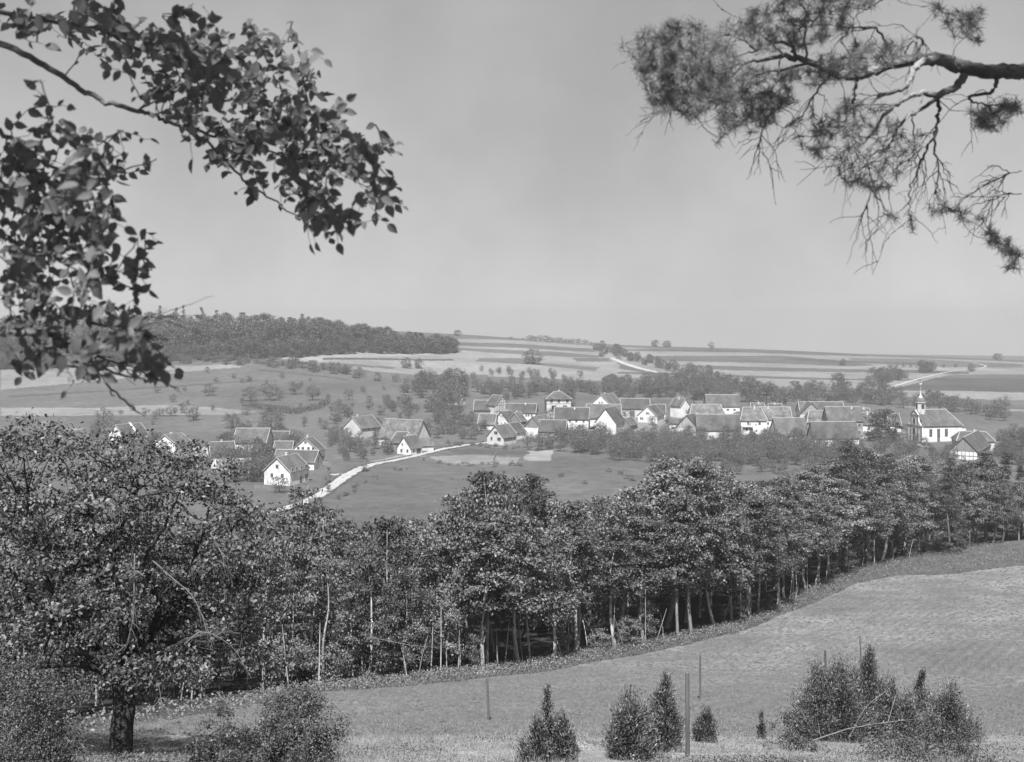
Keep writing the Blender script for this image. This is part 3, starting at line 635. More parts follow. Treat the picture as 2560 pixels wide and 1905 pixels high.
house('timbered_shed', 'barn with a boarded front gable over a half-timbered white wall, right of the church', 'barn', 2408.6, 1094, 1151, 1127, 2443.7, 58, 10, wall='white', gmat='boards', timber='gf', short='the half-timbered barn by the church', verge='timber', wg=[((.5,), 7.4, .5, .9, 'hole')])

# ------------------------------------------------------------------ church
def church():
    X0, Y0 = hit(2308, 1106); gz = g(X0, Y0)
    a = math.radians(10); root = empty('church', (X0, Y0, gz), a, 'white village church with pilastered baroque front, hipped nave roof and domed turret', 'church')
    LAND.append((X0 + 8, Y0 + 6, 'the church', 12)); HOUSES.append((X0, Y0 + 6, math.cos(a), math.sin(a), 19, 13))
    L, Wd, hw, hr = 18.5, 12.0, 7.0, 6.8        # local: x along nave, y 0..Wd away, front at x=0
    w = MB(); w.box(0, L, 0, Wd, -1.5, hw); w.build('nave_wall', M['white'], root)
    k = MB(); k.box(-.05, L + .05, -.08, Wd + .08, -1.5, .6); k.build('plinth', M['plaster'], root)
    k = MB(); k.box(-.15, L + .25, -.25, Wd + .25, hw - .3, hw); k.build('cornice', M['sand'], root)
    r = MB(); o = .5
    A = [(-.0, -o, hw), (L + o, -o, hw), (L + o, Wd + o, hw), (0, Wd + o, hw)]; R0, R1 = (0, Wd / 2, hw + hr), (L - 4.2, Wd / 2, hw + hr)
    r.add(A + [R0, R1], [(3, 2, 1, 0), (0, 1, 5, 4), (2, 3, 4, 5), (1, 2, 5), (3, 0, 4)])
    ro = r.build('roof', M['roof'], root)
    k = MB(); k.beam((0, Wd / 2, hw + hr + .06), (L - 4.2, Wd / 2, hw + hr + .06), .3); k.beam((L + o, -o, hw + .06), (L - 4.2, Wd / 2, hw + hr + .06), .28); k.build('ridge_cap', M['cap'], ro)
    # apse and sacristy
    k = MB(); k.box(L, L + 3.6, 2.5, Wd - 2.5, -1.5, hw - 1); k.build('apse_wall', M['white'], root)
    k = MB(); k.add([(L, 2.2, hw - 1), (L + 3.9, 2.2, hw - 1), (L + 3.9, Wd - 2.2, hw - 1), (L, Wd - 2.2, hw - 1), (L, 4.5, hw + 2), (L + 1.5, Wd / 2, hw + 2), (L, Wd - 4.5, hw + 2)],
        [(3, 2, 1, 0), (0, 1, 5, 4), (1, 2, 5), (2, 3, 6, 5), (4, 5, 6)]); k.build('apse_roof', M['roof'], root)
    # nave windows
    for x in (3.6, 7.3, 11.0):
        tall = x == 7.3
        z0, h = (2.6, 3.0) if not tall else (2.2, 3.4)
        k = MB(); k.box(x - .75, x + .75, -.1, .0 - .001, z0 - .15, z0 + h + .2); wo = k.build('window', M['sand'], root)
        k = MB(); k.box(x - .55, x + .55, -.13, -.05, z0, z0 + h); k.build('pane', M['glass'], wo)
        k = MB()
        for zz in np.arange(z0 + .6, z0 + h, .7): k.box(x - .55, x + .55, -.15, -.13, zz - .03, zz + .03)
        k.box(x - .03, x + .03, -.155, -.13, z0, z0 + h); k.build('glazing_bar', M['frame'], wo)
    k = MB(); k.box(6.7, 7.9, -.12, -.01, 0, 1.9); k.build('side_door', M['door'], root)
    # front: in plane x = -0.6 .. 0, y 0..Wd
    yc = Wd / 2; fw = MB()
    fw.box(-.7, -.004, -.25, Wd + .25, -1.5, hw)
    fw.build('front_wall', M['white'], root)
    k = MB(); k.box(-.85, .1, -.4, Wd + .4, hw - .35, hw + .1); k.build('front_cornice', M['sand'], root)
    # upper stage with curved shoulders
    hs = 4.4; yw = 3.1; prof = []
    for i in range(9):
        t = i / 8; prof.append((yc - yw - (Wd / 2 - yw - .2) * (1 - t) ** 2.2, hw + .1 + hs * .72 * t))
    left = prof; outline = [(yc - 6 + .2, hw + .1)] + left + [(yc - yw, hw + hs)] + [(yc + yw, hw + hs)] + [(2 * yc - p[0], p[1]) for p in left[::-1]] + [(yc + 6 - .2, hw + .1)]
    n = len(outline); k = MB(); k.add([(-.65, y, z) for y, z in outline] + [(-.1, y, z) for y, z in outline], [tuple(range(n)), tuple(range(2 * n - 1, n - 1, -1))] + [(i, (i + 1) % n, (i + 1) % n + n, i + n) for i in range(n)])
    k.build('upper_front', M['white'], root)
    k = MB(); k.box(-.85, 0, yc - yw - .3, yc + yw + .3, hw + hs, hw + hs + .35); k.build('upper_cornice', M['sand'], root)
    k = MB(); zt_ = hw + hs + .35
    k.add([(-.7, yc - 2.9, zt_), (-.7, yc + 2.9, zt_), (-.7, yc, zt_ + 2.0), (-.05, yc - 2.9, zt_), (-.05, yc + 2.9, zt_), (-.05, yc, zt_ + 2.0)], [(0, 1, 2), (5, 4, 3), (0, 3, 4, 1), (1, 4, 5, 2), (2, 5, 3, 0)])
    pd = k.build('pediment', M['white'], root)
    k = MB(); k.beam((-.75, yc - 3.1, zt_), (-.75, yc, zt_ + 2.15), .25); k.beam((-.75, yc + 3.1, zt_), (-.75, yc, zt_ + 2.15), .25); k.build('pediment_moulding', M['sand'], pd)
    for y0 in (0.2, 3.1, Wd - 3.1, Wd - .2):
        k = MB(); top = hw - .36 if abs(y0 - yc) > 4 else hw + hs - .01
        k.box(-.83, -.2, y0 - .42, y0 + .42, 0, hw - .36)
        if abs(y0 - yc) < 4: k.box(-.8, -.2, y0 - .38 + (.35 if y0 < yc else -.35), y0 + .38 + (.35 if y0 < yc else -.35), hw + .12, top)
        k.build('pilaster', M['sand'], root)
    for (z0, h, wd, nm) in ((3.2, 2.4, 1.5, 'window'), (hw + 1.0, 2.0, 1.2, 'window'), (0, 2.4, 1.7, 'front_door')):
        k = MB(); k.box(-.86, -.6, yc - wd / 2 - .2, yc + wd / 2 + .2, z0, z0 + h + .2); wo = k.build(nm if nm == 'front_door' else 'front_window', M['sand'], root)
        k = MB(); k.box(-.9, -.6, yc - wd / 2, yc + wd / 2, z0 + .1, z0 + h); k.build('leaf' if nm == 'front_door' else 'pane', M['door'] if nm == 'front_door' else M['glass'], wo)
    for y0 in (.2, Wd - .2):
        k = MB(); k.lathe([(.28, hw + .1), (.3, hw + .5), (.12, hw + .7), (.32, hw + 1.1), (.22, hw + 1.5), (.02, hw + 1.8)], 8, -.35, y0); k.build('urn', M['sand'], root)
    # turret over the front
    tx, ty, tr = 2.3, yc, 1.95; zb = hw + hr - 2.4; zt2 = hw + hr + 3.0
    tw = MB(); tw.lathe([(tr, zb), (tr, zt2)], 8, tx, ty, math.pi / 8); tur = tw.build('turret', M['plaster'], root)
    k = MB()
    for q in range(8):
        an = math.pi / 8 + q * math.pi / 4; k.beam((tx + tr * math.cos(an), ty + tr * math.sin(an), zb), (tx + tr * math.cos(an), ty + tr * math.sin(an), zt2), .18)
    k.build('corner_strip', M['frame'], tur)
    k = MB()
    for q in (0, 2, 4, 6):
        an = q * math.pi / 4 + math.pi; d = tr * math.cos(math.pi / 8)
        cxx, cyy = tx + d * math.cos(an), ty + d * math.sin(an); px, py = -math.sin(an) * .58, math.cos(an) * .58; nx, ny = math.cos(an) * .06, math.sin(an) * .06
        z0, z1 = zt2 - 2.5, zt2 - .5
        k.add([(cxx - px - nx, cyy - py - ny, z0), (cxx + px - nx, cyy + py - ny, z0), (cxx + px + nx, cyy + py + ny, z0), (cxx - px + nx, cyy - py + ny, z0), (cxx - px - nx, cyy - py - ny, z1), (cxx + px - nx, cyy + py - ny, z1), (cxx + px + nx, cyy + py + ny, z1), (cxx - px + nx, cyy - py + ny, z1)],
              [(3, 2, 1, 0), (4, 5, 6, 7), (0, 1, 5, 4), (1, 2, 6, 5), (2, 3, 7, 6), (3, 0, 4, 7)])
    k.build('louvre', M['glass'], tur)
    k = MB(); k.lathe([(2.0, zt2), (2.3, zt2 + .1), (2.3, zt2 + .35), (1.9, zt2 + .45)], 8, tx, ty, math.pi / 8); k.build('turret_cornice', M['frame'], tur)
    k = MB(); k.lathe([(2.0, zt2 + .45), (1.95, zt2 + 1.1), (1.7, zt2 + 1.9), (1.2, zt2 + 2.4), (.9, zt2 + 2.5)], 8, tx, ty, math.pi / 8); k.build('dome', M['slate'], tur)
    k = MB(); k.lathe([(.95, zt2 + 2.5), (.6, zt2 + 2.9), (.35, zt2 + 3.4), (.2, zt2 + 4.3), (.06, zt2 + 5.6)], 8, tx, ty, math.pi / 8); sp = k.build('spire', M['metal'], tur)
    k = MB(); k.lathe([(.03, zt2 + 5.5), (.025, zt2 + 8.3)], 5, tx, ty); k.lathe([(.03, zt2 + 6.3), (.22, zt2 + 6.5), (.03, zt2 + 6.7)], 6, tx, ty)
    k.build('finial', M['metal'], sp)
    k = MB(); k.box(tx - .6, tx + .6, ty - .03, ty + .03, zt2 + 8.2, zt2 + 8.6); k.box(tx + .3, tx + .6, ty - .03, ty + .03, zt2 + 8.6, zt2 + 9.0); k.build('weathercock', M['metal'], sp)
church()

# ------------------------------------------------------------------ trees
def crown_mesh(H, base, R, prof, ncl, lpc, ls, leaf, barkm, trunk_r, seed, clump=0.24, flat=0.6, lean=0.0, nlimb=14, shell=0.45, wid=0.6, up=0.6, needle_axis=False, droop=0, lw=None):
    """trunk mesh and crown mesh of one tree, foot at the origin"""
    r = np.random.default_rng(seed); rr = random.Random(seed)
    z0 = H * base
    top = np.array((lean * H, 0, H))
    tp = curve([(0, 0, -.4), (rr.gauss(0, .028) * H, rr.gauss(0, .028) * H, H * .3), (lean * H * .5 + rr.gauss(0, .03) * H, rr.gauss(0, .03) * H, H * .62), (lean * H * .9, 0, H * .93)], 5)
    tr = trunk_r * np.linspace(1.25, .18, len(tp)) ; tr[0] *= 1.25
    T = [tube(tp, tr, 7)]; Lb = []
    def axis(z):
        k = np.clip(z / (H * .93) * (len(tp) - 1), 0, len(tp) - 1.001); i = k.astype(int); f = (k - i)[:, None]
        return tp[i] * (1 - f) + tp[i + 1] * f
    t = r.uniform(0, 1, ncl); t = np.where(r.uniform(size=ncl) < .15, t * .3, t)
    z = z0 + t * (H - z0) * .97; an = r.uniform(0, 2 * math.pi, ncl)
    rad = R * np.array([prof(q) for q in t]) * (shell + (1 - shell) * r.uniform(size=ncl) ** .6)
    lob = 1 + .22 * np.sin(an * 3 + seed) * np.sin(t * 7 + seed * 2) + .1 * r.normal(size=ncl)
    rad *= lob
    ax = axis(z); cen = ax + np.stack([rad * np.cos(an), rad * np.sin(an), z - ax[:, 2] - droop * rad], 1)
    for i in r.permutation(ncl)[:nlimb]:
        zb = max(z0 * .75, cen[i, 2] - .6 * rad[i] - .08 * H); a0 = axis(np.array([zb]))[0]
        mid = (a0 + cen[i]) / 2 + np.array((0, 0, .08 * rad[i]))
        q = curve([a0, mid, cen[i]], 4); Lb.append(tube(q, np.linspace(trunk_r * .28, trunk_r * .05, len(q)), 4))
    cs = R * clump * r.uniform(.65, 1.35, (ncl, 1))
    P = np.repeat(cen, lpc, 0) + r.normal(size=(ncl * lpc, 3)) * np.repeat(cs, lpc, 0) * np.array([.62, .62, .62 * flat])
    out = unit(P - np.repeat(ax, lpc, 0)) * .5
    axs = None
    if needle_axis: axs = unit(out + np.array([0, 0, .5]))
    LV = leaf_quads(P, ls, out, wid if lw is None else lw, r, up, axs)
    tv, tf = join(T); lv, lf = join(Lb)
    return [(tv, tf, M[barkm]), (lv, lf, M['limb'])], (LV[0], LV[1], M[leaf])
_sinp = lambda e=.8, m=.45: (lambda t: max(.05, math.sin(math.pi * min(1, (t * (1 - m) / m * .5 / (1 - m) if t < m else .5 + (t - m) / (1 - m) * .5))) ** e))
round_p = lambda t: max(.06, math.sqrt(max(0, 1 - ((t - .42) / .6) ** 2)))
tall_p = lambda t: max(.08, min(1, (t / .18) ** .5) * (1 - max(0, (t - .3) / .78)) ** .75)
cone_p = lambda t: max(.04, (1 - t) ** .85) * (1 if t > .06 else .6)
col_p = lambda t: max(.1, math.sin(math.pi * min(1, .12 + t * .86)) ** .6)
PROTO = {}
def proto(name, *a, **k):
    tr, cr = crown_mesh(*a, **k)
    PROTO[name] = (np_mesh('trunk', tr), np_mesh('crown', [cr]), np_mesh(name, tr + [cr]), a[0], a[2])
for i in range(4):
    proto('orchard%d' % i, 6.0, .26, 2.9, round_p, 46, 26, .34, 'leafmid', 'bark', .16, 20 + i, clump=.3, lean=.03 * (i - 1.5), nlimb=12, shell=.5)
for i in range(4):
    proto('broad%d' % i, 12.0, .12, 5.2, round_p, 90, 34, .5, 'leafmid', 'bark', .35, 40 + i, clump=.24, nlimb=14, shell=.55)
for i in range(3): proto('wood%d' % i, 16.0, .06, 7.0, round_p, 80, 40, .9, 'leafwood', 'bark', .3, 150 + i, clump=.24, nlimb=8, shell=.55)
for i in range(2): proto('poplar%d' % i, 9.0, .16, 1.15, col_p, 34, 30, .3, 'leafmid', 'palebark', .12, 60 + i, clump=.5, nlimb=10)
for i in range(2): proto('spruce%d' % i, 18.0, .08, 3.2, cone_p, 90, 24, .6, 'leafpine', 'bark', .25, 70 + i, clump=.22, flat=.35, nlimb=12, droop=.15, shell=.6)
for i in range(3): proto('shrub%d' % i, 2.0, .0, 1.3, round_p, 22, 26, .24, 'leafmid', 'bark', .05, 80 + i, clump=.36, nlimb=6)
for i in range(4): proto('edgefull%d' % i, 13.0, .10, 3.5, round_p, (78, 64, 90, 70)[i], (95, 110, 90, 105)[i], (.29, .34, .26, .31)[i], 'leafedge', 'palebark', .16, 90 + i, clump=(.22, .25, .19, .23)[i], flat=(.4, .5, .35, .45)[i], lean=.02 * (i - 1), nlimb=24, shell=.5, up=.5)
for i in range(4): proto('edgetall%d' % i, 17.0, (.40, .34, .46, .38)[i], (3.3, 3.9, 2.8, 3.4)[i], (tall_p, round_p, tall_p, round_p)[i], (84, 70, 64, 60)[i], (95, 105, 90, 110)[i], (.27, .32, .27, .34)[i], 'leafedge', 'palebark', .17, 110 + i, clump=(.2, .23, .22, .26)[i], flat=(.38, .5, .34, .45)[i], lean=.035 * (i - 1.5), nlimb=26, shell=.45, up=.5)
for i in range(2): proto('edgepine%d' % i, 17.0, .34, 3.2, tall_p, 80, 130, .26, 'leafpine', 'bark', .2, 130 + i, clump=.2, flat=.4, lean=.02, nlimb=24, shell=.5, lw=.35)
for i in range(2): proto('edgespruce%d' % i, 15.0, .05, 3.0, cone_p, 130, 80, .24, 'leafpine', 'bark', .17, 135 + i, clump=.16, flat=.3, nlimb=22, droop=.2, shell=.5, lw=.35)
for i in range(2): proto('sapling%d' % i, 4.5, .3, 1.3, round_p, 34, 55, .16, 'leafedge', 'palebark', .045, 140 + i, clump=.3, flat=.5, nlimb=14, up=1.0)

def tree(kind, name, X, Y, h, label, cat='tree', group=None, w=None, split=True, sink=.15, z=None):
    tm, cm, full, H0, R0 = PROTO[kind]
    zz = (g(X, Y) if z is None else z) - sink
    sz = h / H0; sx = sz if w is None else (w / 2) / (R0 * 1.12)
    rz = rnd.uniform(0, 6.28)
    if split:
        e = empty(name, (X, Y, zz), rz, label, cat, group); e.scale = (sx, sx, sz)
        ob('trunk', tm, e); ob('crown', cm, e)
        return e
    o = ob(name, full, None, (X, Y, zz)); o.rotation_euler = (0, 0, rz); o.scale = (sx, sx, sz)
    tag(o, label, cat, group); return o
def clear_of_houses(X, Y, m=1.0):
    for (hx, hy, c, s, L, Wd) in HOUSES:
        dx, dy = X - hx, Y - hy; a = dx * c + dy * s; b = -dx * s + dy * c
        if -m < a < L + m and -Wd / 2 - m < b < Wd / 2 + m: return False
    return True
def where(X, Y):
    """say which building a tree stands by, as one sees it from the slope"""
    best = None
    for (lx, ly, nm, rad) in LAND:
        d = math.hypot(lx - X, (ly - Y) * .8) - rad
        if best is None or d < best[0]: best = (d, lx, ly, nm)
    d, lx, ly, nm = best
    du = (X / Y - lx / ly) * Y; dy = Y - ly
    if abs(dy) > abs(du): rel = 'in front of' if dy < 0 else 'behind'
    else: rel = 'left of' if du < 0 else 'right of'
    return rel, nm
def tpx(kind, name, x, yb, hp, wp, label, cat='tree', group=None, split=True):
    """one tree known by its foot, height and width in the 2220 wide view"""
    X, Y = hd(x, yb)
    return tree(kind, name, X, Y, hp * DS / F * Y, label, cat, group, wp * DS / F * Y, split)

# trees one can tell apart
tpx('broad0', 'lone_tree', 1155, 789, 33, 46, 'big round tree standing alone in the pale hillside fields')
tpx('broad1', 'hilltop_tree', 992, 724, 14, 19, 'solitary tree on the skyline right of the dark wood')
tpx('broad2', 'hilltop_tree', 1420, 752, 16, 19, 'left tree of the pair on the bare skyline')
tpx('broad3', 'hilltop_tree', 1446, 753, 15, 20, 'right tree of the pair on the bare skyline')
tpx('orchard0', 'hilltop_tree', 1542, 758, 18, 14, 'small leaning tree alone on the skyline right of the pair')
tpx('broad0', 'hill_tree', 1827, 792, 15, 16, 'small tree at the end of the dark field strips on the right hill')
tpx('broad1', 'hilltop_tree', 2163, 781, 15, 24, 'hazy round tree at the far right end of the skyline')
tpx('broad2', 'hill_tree', 2000, 794, 15, 20, 'tree with two crowns on the right hill below the skyline')
tpx('broad3', 'track_tree', 2106, 806, 18, 18, 'round dark tree beside the bend of the church hill track')
tpx('wood1', 'linden_tree', 1916, 956, 68, 76, 'great spreading linden tree between the masonry house and the church', 'tree')
tpx('broad1', 'broad_tree', 1226, 888, 40, 52, 'broad dark tree touching the right side of the tall school house')
tpx('broad2', 'round_tree', 588, 935, 52, 60, 'broad round tree rising behind the wide barn of the left hamlet')
tpx('broad3', 'garden_tree', 1541, 948, 47, 48, 'larger of the two round trees before the very long barn')
tpx('orchard1', 'garden_tree', 1578, 948, 36, 28, 'smaller of the two round trees before the very long barn')
tpx('broad0', 'broad_tree', 1626, 872, 56, 48, 'left of two tall round trees behind the high back barn')
tpx('broad2', 'broad_tree', 1662, 876, 50, 44, 'right of two tall round trees behind the high back barn')
tpx('broad1', 'broad_tree', 1815, 850, 42, 42, 'dense square-shouldered tree against the pale field above the village')
tpx('broad3', 'broad_tree', 985, 858, 62, 66, 'largest tree of the clump at the upper lane')
tpx('poplar0', 'poplar', 712, 1068, 56, 15, 'slim young poplar between the roadside farmhouse and the road')
tpx('poplar1', 'poplar', 789, 1022, 40, 17, 'narrow tree standing at the fork of the side road')
tpx('orchard2', 'apple_tree', 606, 1068, 36, 44, 'small apple tree growing in front of the roadside farmhouse gable')
tpx('orchard3', 'apple_tree', 757, 868, 26, 24, 'single small fruit tree in the open meadow left of the vine covered house')
tpx('orchard0', 'apple_tree', 800, 888, 20, 20, 'little tree directly behind the vine covered house')
tpx('broad1', 'roadside_tree', 683, 1118, 42, 46, 'bushy tree overlapping the lower end of the pale road')
for i, (x, y, h, w) in enumerate([(638, 855, 30, 30), (678, 868, 34, 36), (585, 868, 38, 48), (545, 870, 34, 40), (452, 858, 28, 34), (540, 828, 14, 18), (612, 820, 12, 16), (525, 830, 12, 14)]):
    tpx('orchard%d' % (i % 4), 'meadow_fruit_tree', x, y, h, w, ['left tree of the pair on the steep meadow', 'right tree of the pair on the steep meadow', 'tallest tree of the thicket beside the terraced strips', 'low tree left in the thicket beside the terraced strips', 'lone leaning tree at the hedge line on the left meadow', 'small tree high on the left meadow, middle of three', 'small tree high on the left meadow nearest the pale field', 'small tree high on the left meadow, leftmost of three'][i])
for i, (x, y, h, w) in enumerate([(420, 912, 34, 34), (370, 902, 22, 30), (395, 895, 22, 26), (345, 902, 18, 24), (315, 900, 18, 20), (225, 940, 58, 42), (262, 898, 10, 14), (505, 928, 34, 40), (536, 932, 22, 24), (660, 925, 24, 14), (702, 930, 20, 26)]):
    tpx('orchard%d' % (i % 4), 'slope_fruit_tree', x, y, h, w, 'rounded fruit tree on the pale terrace above the left cottages', 'tree', 'fruit trees above the left cottages')
for i, x in enumerate([1044, 1063, 1083, 1103, 1134, 1150, 1167, 1221]):
    tpx('orchard%d' % (i % 4), 'young_fruit_tree', x, 806 + (x - 1044) * .08, 10 + 5 * (i % 3 == 0), 10, 'young tree in the row along the foot of the pale hillside field', 'tree', 'young trees along the hillside field', split=False)
for i, x in enumerate([1928, 1944, 1974, 2022, 2046, 2072, 1958]):
    tpx('orchard%d' % (i % 4), 'track_side_tree', x, 797, 9, 9, 'tiny tree in the row on the right hill above the church track', 'tree', 'tiny trees above the church track', split=False)
for i, (x, hh, w) in enumerate([(1108, 6, 12), (1133, 5, 8), (1150, 12, 18), (1160, 11, 16), (1172, 14, 17), (1186, 14, 22), (1200, 10, 16), (1211, 12, 18), (1226, 10, 20), (1240, 11, 20), (1254, 12, 14), (1268, 11, 18), (1282, 8, 14)]):
    tpx('orchard%d' % (i % 4), 'skyline_tree', x, 735 + (x - 1108) * .075, hh, w, 'small tree in the uneven row along the hilltop skyline', 'tree', 'row of small trees on the skyline', split=False)

def scatter(poly_d, n, kinds, hr, name, prefix, cat='tree', wr=(.8, 1.1), split=True, mind=3.0, group=None, label=None, m=1.5):
    xs = [p[0] for p in poly_d]; ys = [p[1] for p in poly_d]; done = []; tries = 0
    while len(done) < n and tries < n * 60:
        tries += 1
        x, y = rnd.uniform(min(xs), max(xs)), rnd.uniform(min(ys), max(ys))
        if not inside(poly_d, np.array([x]), np.array([y]))[0]: continue
        X, Y = hd(x, y)
        if not clear_of_houses(X, Y, m): continue
        if any((X - a) ** 2 + (Y - b) ** 2 < mind ** 2 for a, b in done): continue
        done.append((X, Y)); h = rnd.uniform(*hr)
        if label: lb, gr = label, group
        else:
            rel, nm = where(X, Y); lb = '%s %s %s' % (prefix, rel, nm); gr = '%s trees %s %s' % (cat, rel, nm)
        tree(rnd.choice(kinds), name, X, Y, h, lb, cat, gr, h * rnd.uniform(*wr), split)
OR = ['orchard0', 'orchard1', 'orchard2', 'orchard3']; BR = ['broad0', 'broad1', 'broad2', 'broad3']; SH = ['shrub0', 'shrub1', 'shrub2']
scatter([(1120, 972), (1230, 950), (1300, 945), (1460, 948), (1640, 955), (1780, 962), (1850, 975), (1850, 1000), (1600, 1008), (1420, 1002), (1300, 990), (1210, 980)], 165, OR, (4.8, 7.4), 'orchard_tree', 'leafy fruit tree', 'fruit tree', mind=3.2)
scatter([(1180, 905), (1500, 900), (1860, 925), (1990, 935), (1990, 962), (1700, 958), (1400, 945), (1180, 950)], 46, OR, (3.5, 6), 'yard_tree', 'yard tree', 'tree', mind=4, m=1.0)
scatter([(1240, 972), (1500, 985), (1860, 990), (1860, 1006), (1600, 1012), (1400, 1006), (1260, 992)], 70, OR, (4.5, 6.5), 'orchard_tree', 'leafy fruit tree', 'fruit tree', mind=3.0)
scatter([(1500, 1005), (1860, 985), (2060, 1000), (2060, 1040), (1700, 1045), (1560, 1030)], 56, OR, (3.8, 5.8), 'orchard_tree', 'small fruit tree', 'fruit tree', mind=4.0)
scatter([(1840, 962), (1960, 970), (2060, 985), (2080, 1000), (1860, 985)], 16, OR, (4, 6), 'orchard_tree', 'low fruit tree', 'fruit tree')
scatter([(1000, 850), (1090, 868), (1180, 872), (1290, 862), (1400, 862), (1500, 868), (1600, 880), (1760, 872), (1900, 880), (1960, 890), (2060, 900), (2090, 880), (1960, 862), (1880, 840), (1800, 850), (1700, 852), (1600, 835), (1480, 820), (1350, 828), (1290, 842), (1180, 846), (1080, 846)], 175, OR + BR, (5.5, 9.5), 'village_tree', 'bushy tree', 'tree', mind=4.2)
scatter([(1330, 828), (1440, 826), (1600, 830), (1600, 850), (1420, 850), (1300, 845)], 40, BR, (5.5, 7.5), 'hedgerow_tree', 'dark bushy tree', 'tree', mind=6.0)
scatter([(1288, 752), (1340, 756), (1350, 768), (1400, 783), (1470, 800), (1560, 815), (1560, 828), (1470, 815), (1430, 800), (1370, 785), (1325, 770), (1300, 775)], 44, BR, (5, 8), 'track_hedge_tree', 'x', 'tree', label='bushy tree in the dark belt running up the hill beside the pale track', group='trees beside the hill track', mind=5, split=False)
scatter([(1870, 830), (1900, 818), (2000, 804), (2040, 803), (1960, 824), (1900, 842)], 22, BR, (6, 10), 'track_hedge_tree', 'x', 'tree', label='bushy tree in the belt left of the church hill track', group='trees beside the church hill track', mind=5, split=False)
scatter([(870, 840), (1010, 835), (1010, 880), (960, 900), (880, 880)], 26, BR + OR, (7, 12), 'village_tree', 'tall bushy tree', 'tree', mind=6)
scatter([(820, 870), (940, 880), (1000, 890), (1010, 925), (960, 945), (930, 900), (830, 900)], 26, OR, (4.5, 7), 'orchard_tree', 'loose fruit tree', 'fruit tree', mind=5)
scatter([(1020, 800), (1280, 815), (1280, 840), (1080, 850), (1020, 840)], 26, OR, (4, 6), 'paddock_tree', 'x', 'tree', label='small tree scattered over the dark paddock above the village', group='trees in the dark paddock', mind=9, split=False)
scatter([(480, 955), (560, 950), (640, 960), (650, 985), (590, 1010), (600, 1050), (500, 1060), (470, 1000)], 50, OR + BR[:2], (5, 8.5), 'hamlet_tree', 'bushy tree', 'tree', mind=4)
scatter([(705, 960), (800, 915), (830, 930), (870, 960), (840, 990), (760, 1000), (720, 1000)], 34, OR, (3, 6), 'garden_tree', 'garden tree', 'tree', mind=4)
scatter([(960, 930), (1040, 910), (1060, 950), (1000, 958)], 14, OR, (3.5, 6), 'garden_tree', 'garden tree', 'tree', mind=4)
scatter([(700, 880), (830, 870), (960, 900), (1000, 950), (860, 975), (800, 960), (720, 960)], 26, OR, (4, 6.5), 'garden_tree', 'garden tree', 'tree', mind=4.5)
scatter([(230, 962), (330, 960), (440, 985), (560, 1000), (560, 1030), (300, 1000)], 30, OR + BR[:1], (4, 6.5), 'hamlet_tree', 'bushy tree', 'tree', mind=4)
scatter([(380, 800), (820, 840), (940, 890), (700, 950), (420, 930), (240, 915)], 34, OR, (2.5, 4.5), 'slope_fruit_tree', 'x', 'tree', label='small fruit tree scattered on the slope above the left hamlet', group='small trees on the left slope', mind=12, split=False)
scatter([(200, 930), (330, 945), (440, 975), (440, 990), (200, 960)], 16, OR, (3.5, 6), 'hamlet_tree', 'bushy tree', 'tree', mind=4)
scatter([(720, 1082), (770, 1050), (810, 1030), (940, 990), (950, 996), (820, 1040), (730, 1090)], 16, SH, (.7, 1.4), 'road_bush', 'x', 'bush', label='low bush on the verge below the pale road', group='bushes along the road', wr=(1.0, 1.5), split=False, mind=1.5)
scatter([(950, 1000), (1130, 1005), (1140, 996), (1150, 1010), (1010, 1016), (950, 1008)], 16, SH, (.8, 1.5), 'plot_hedge_bush', 'x', 'bush', label='low bush in the hedge around the two garden plots', group='bushes round the garden plots', wr=(1.4, 2), split=False, mind=1.5)
scatter([(965, 960), (1060, 962), (1100, 968), (1170, 975), (1160, 980), (1060, 972), (960, 968)], 20, SH, (1.0, 1.7), 'wall_hedge_bush', 'x', 'bush', label='low bush in the dark hedge before the grey road end house', group='hedge before the grey house', wr=(1.4, 2), split=False, mind=1.5)
for i, (x, y) in enumerate([(1216, 1033), (1268, 1049), (1320, 1023), (1345, 1028), (1370, 1042), (1358, 1038)]):
    tpx('shrub%d' % (i % 3), 'meadow_bush', x, y, 9 + 3 * (i == 4), 14 + 6 * (i == 4), 'small bush in the open meadow below the village' if i != 4 else 'largest bush in the open meadow below the village', 'bush', None if i == 4 else 'bushes in the meadow', False)
scatter([(380, 782), (600, 782), (720, 800), (860, 828), (850, 834), (700, 812), (560, 792), (380, 792)], 48, OR + SH, (4, 6.5), 'field_hedge_bush', 'x', 'bush', label='rounded bush in the hedge between the steep meadow and the pale field', group='hedge above the steep meadow', split=False, mind=4, wr=(1.1, 1.5))
tpx('broad0', 'field_edge_tree', 881, 798, 24, 24, 'left of two dark trees at the lower corner of the pale field')
tpx('broad2', 'field_edge_tree', 908, 799, 23, 22, 'right of two dark trees at the lower corner of the pale field')
scatter([(1960, 878), (2180, 885), (2180, 920), (2120, 905), (2060, 890)], 18, OR, (5, 9), 'slope_tree', 'x', 'tree', label='scattered tree on the slope behind and right of the church', group='trees right of the church', mind=6, split=False)
scatter([(2150, 960), (2230, 940), (2230, 1010), (2150, 1010)], 20, BR, (5, 7.5), 'slope_tree', 'x', 'tree', label='large leafy tree at the right edge beside the broad grey house', group='trees at the right edge', mind=4)
scatter([(1440, 945), (2060, 965), (2150, 1010), (1960, 985), (1450, 955)], 30, SH + OR[:1], (2, 3.6), 'garden_bush', 'garden bush', 'bush', mind=3, wr=(1, 1.4), split=False, m=.5)

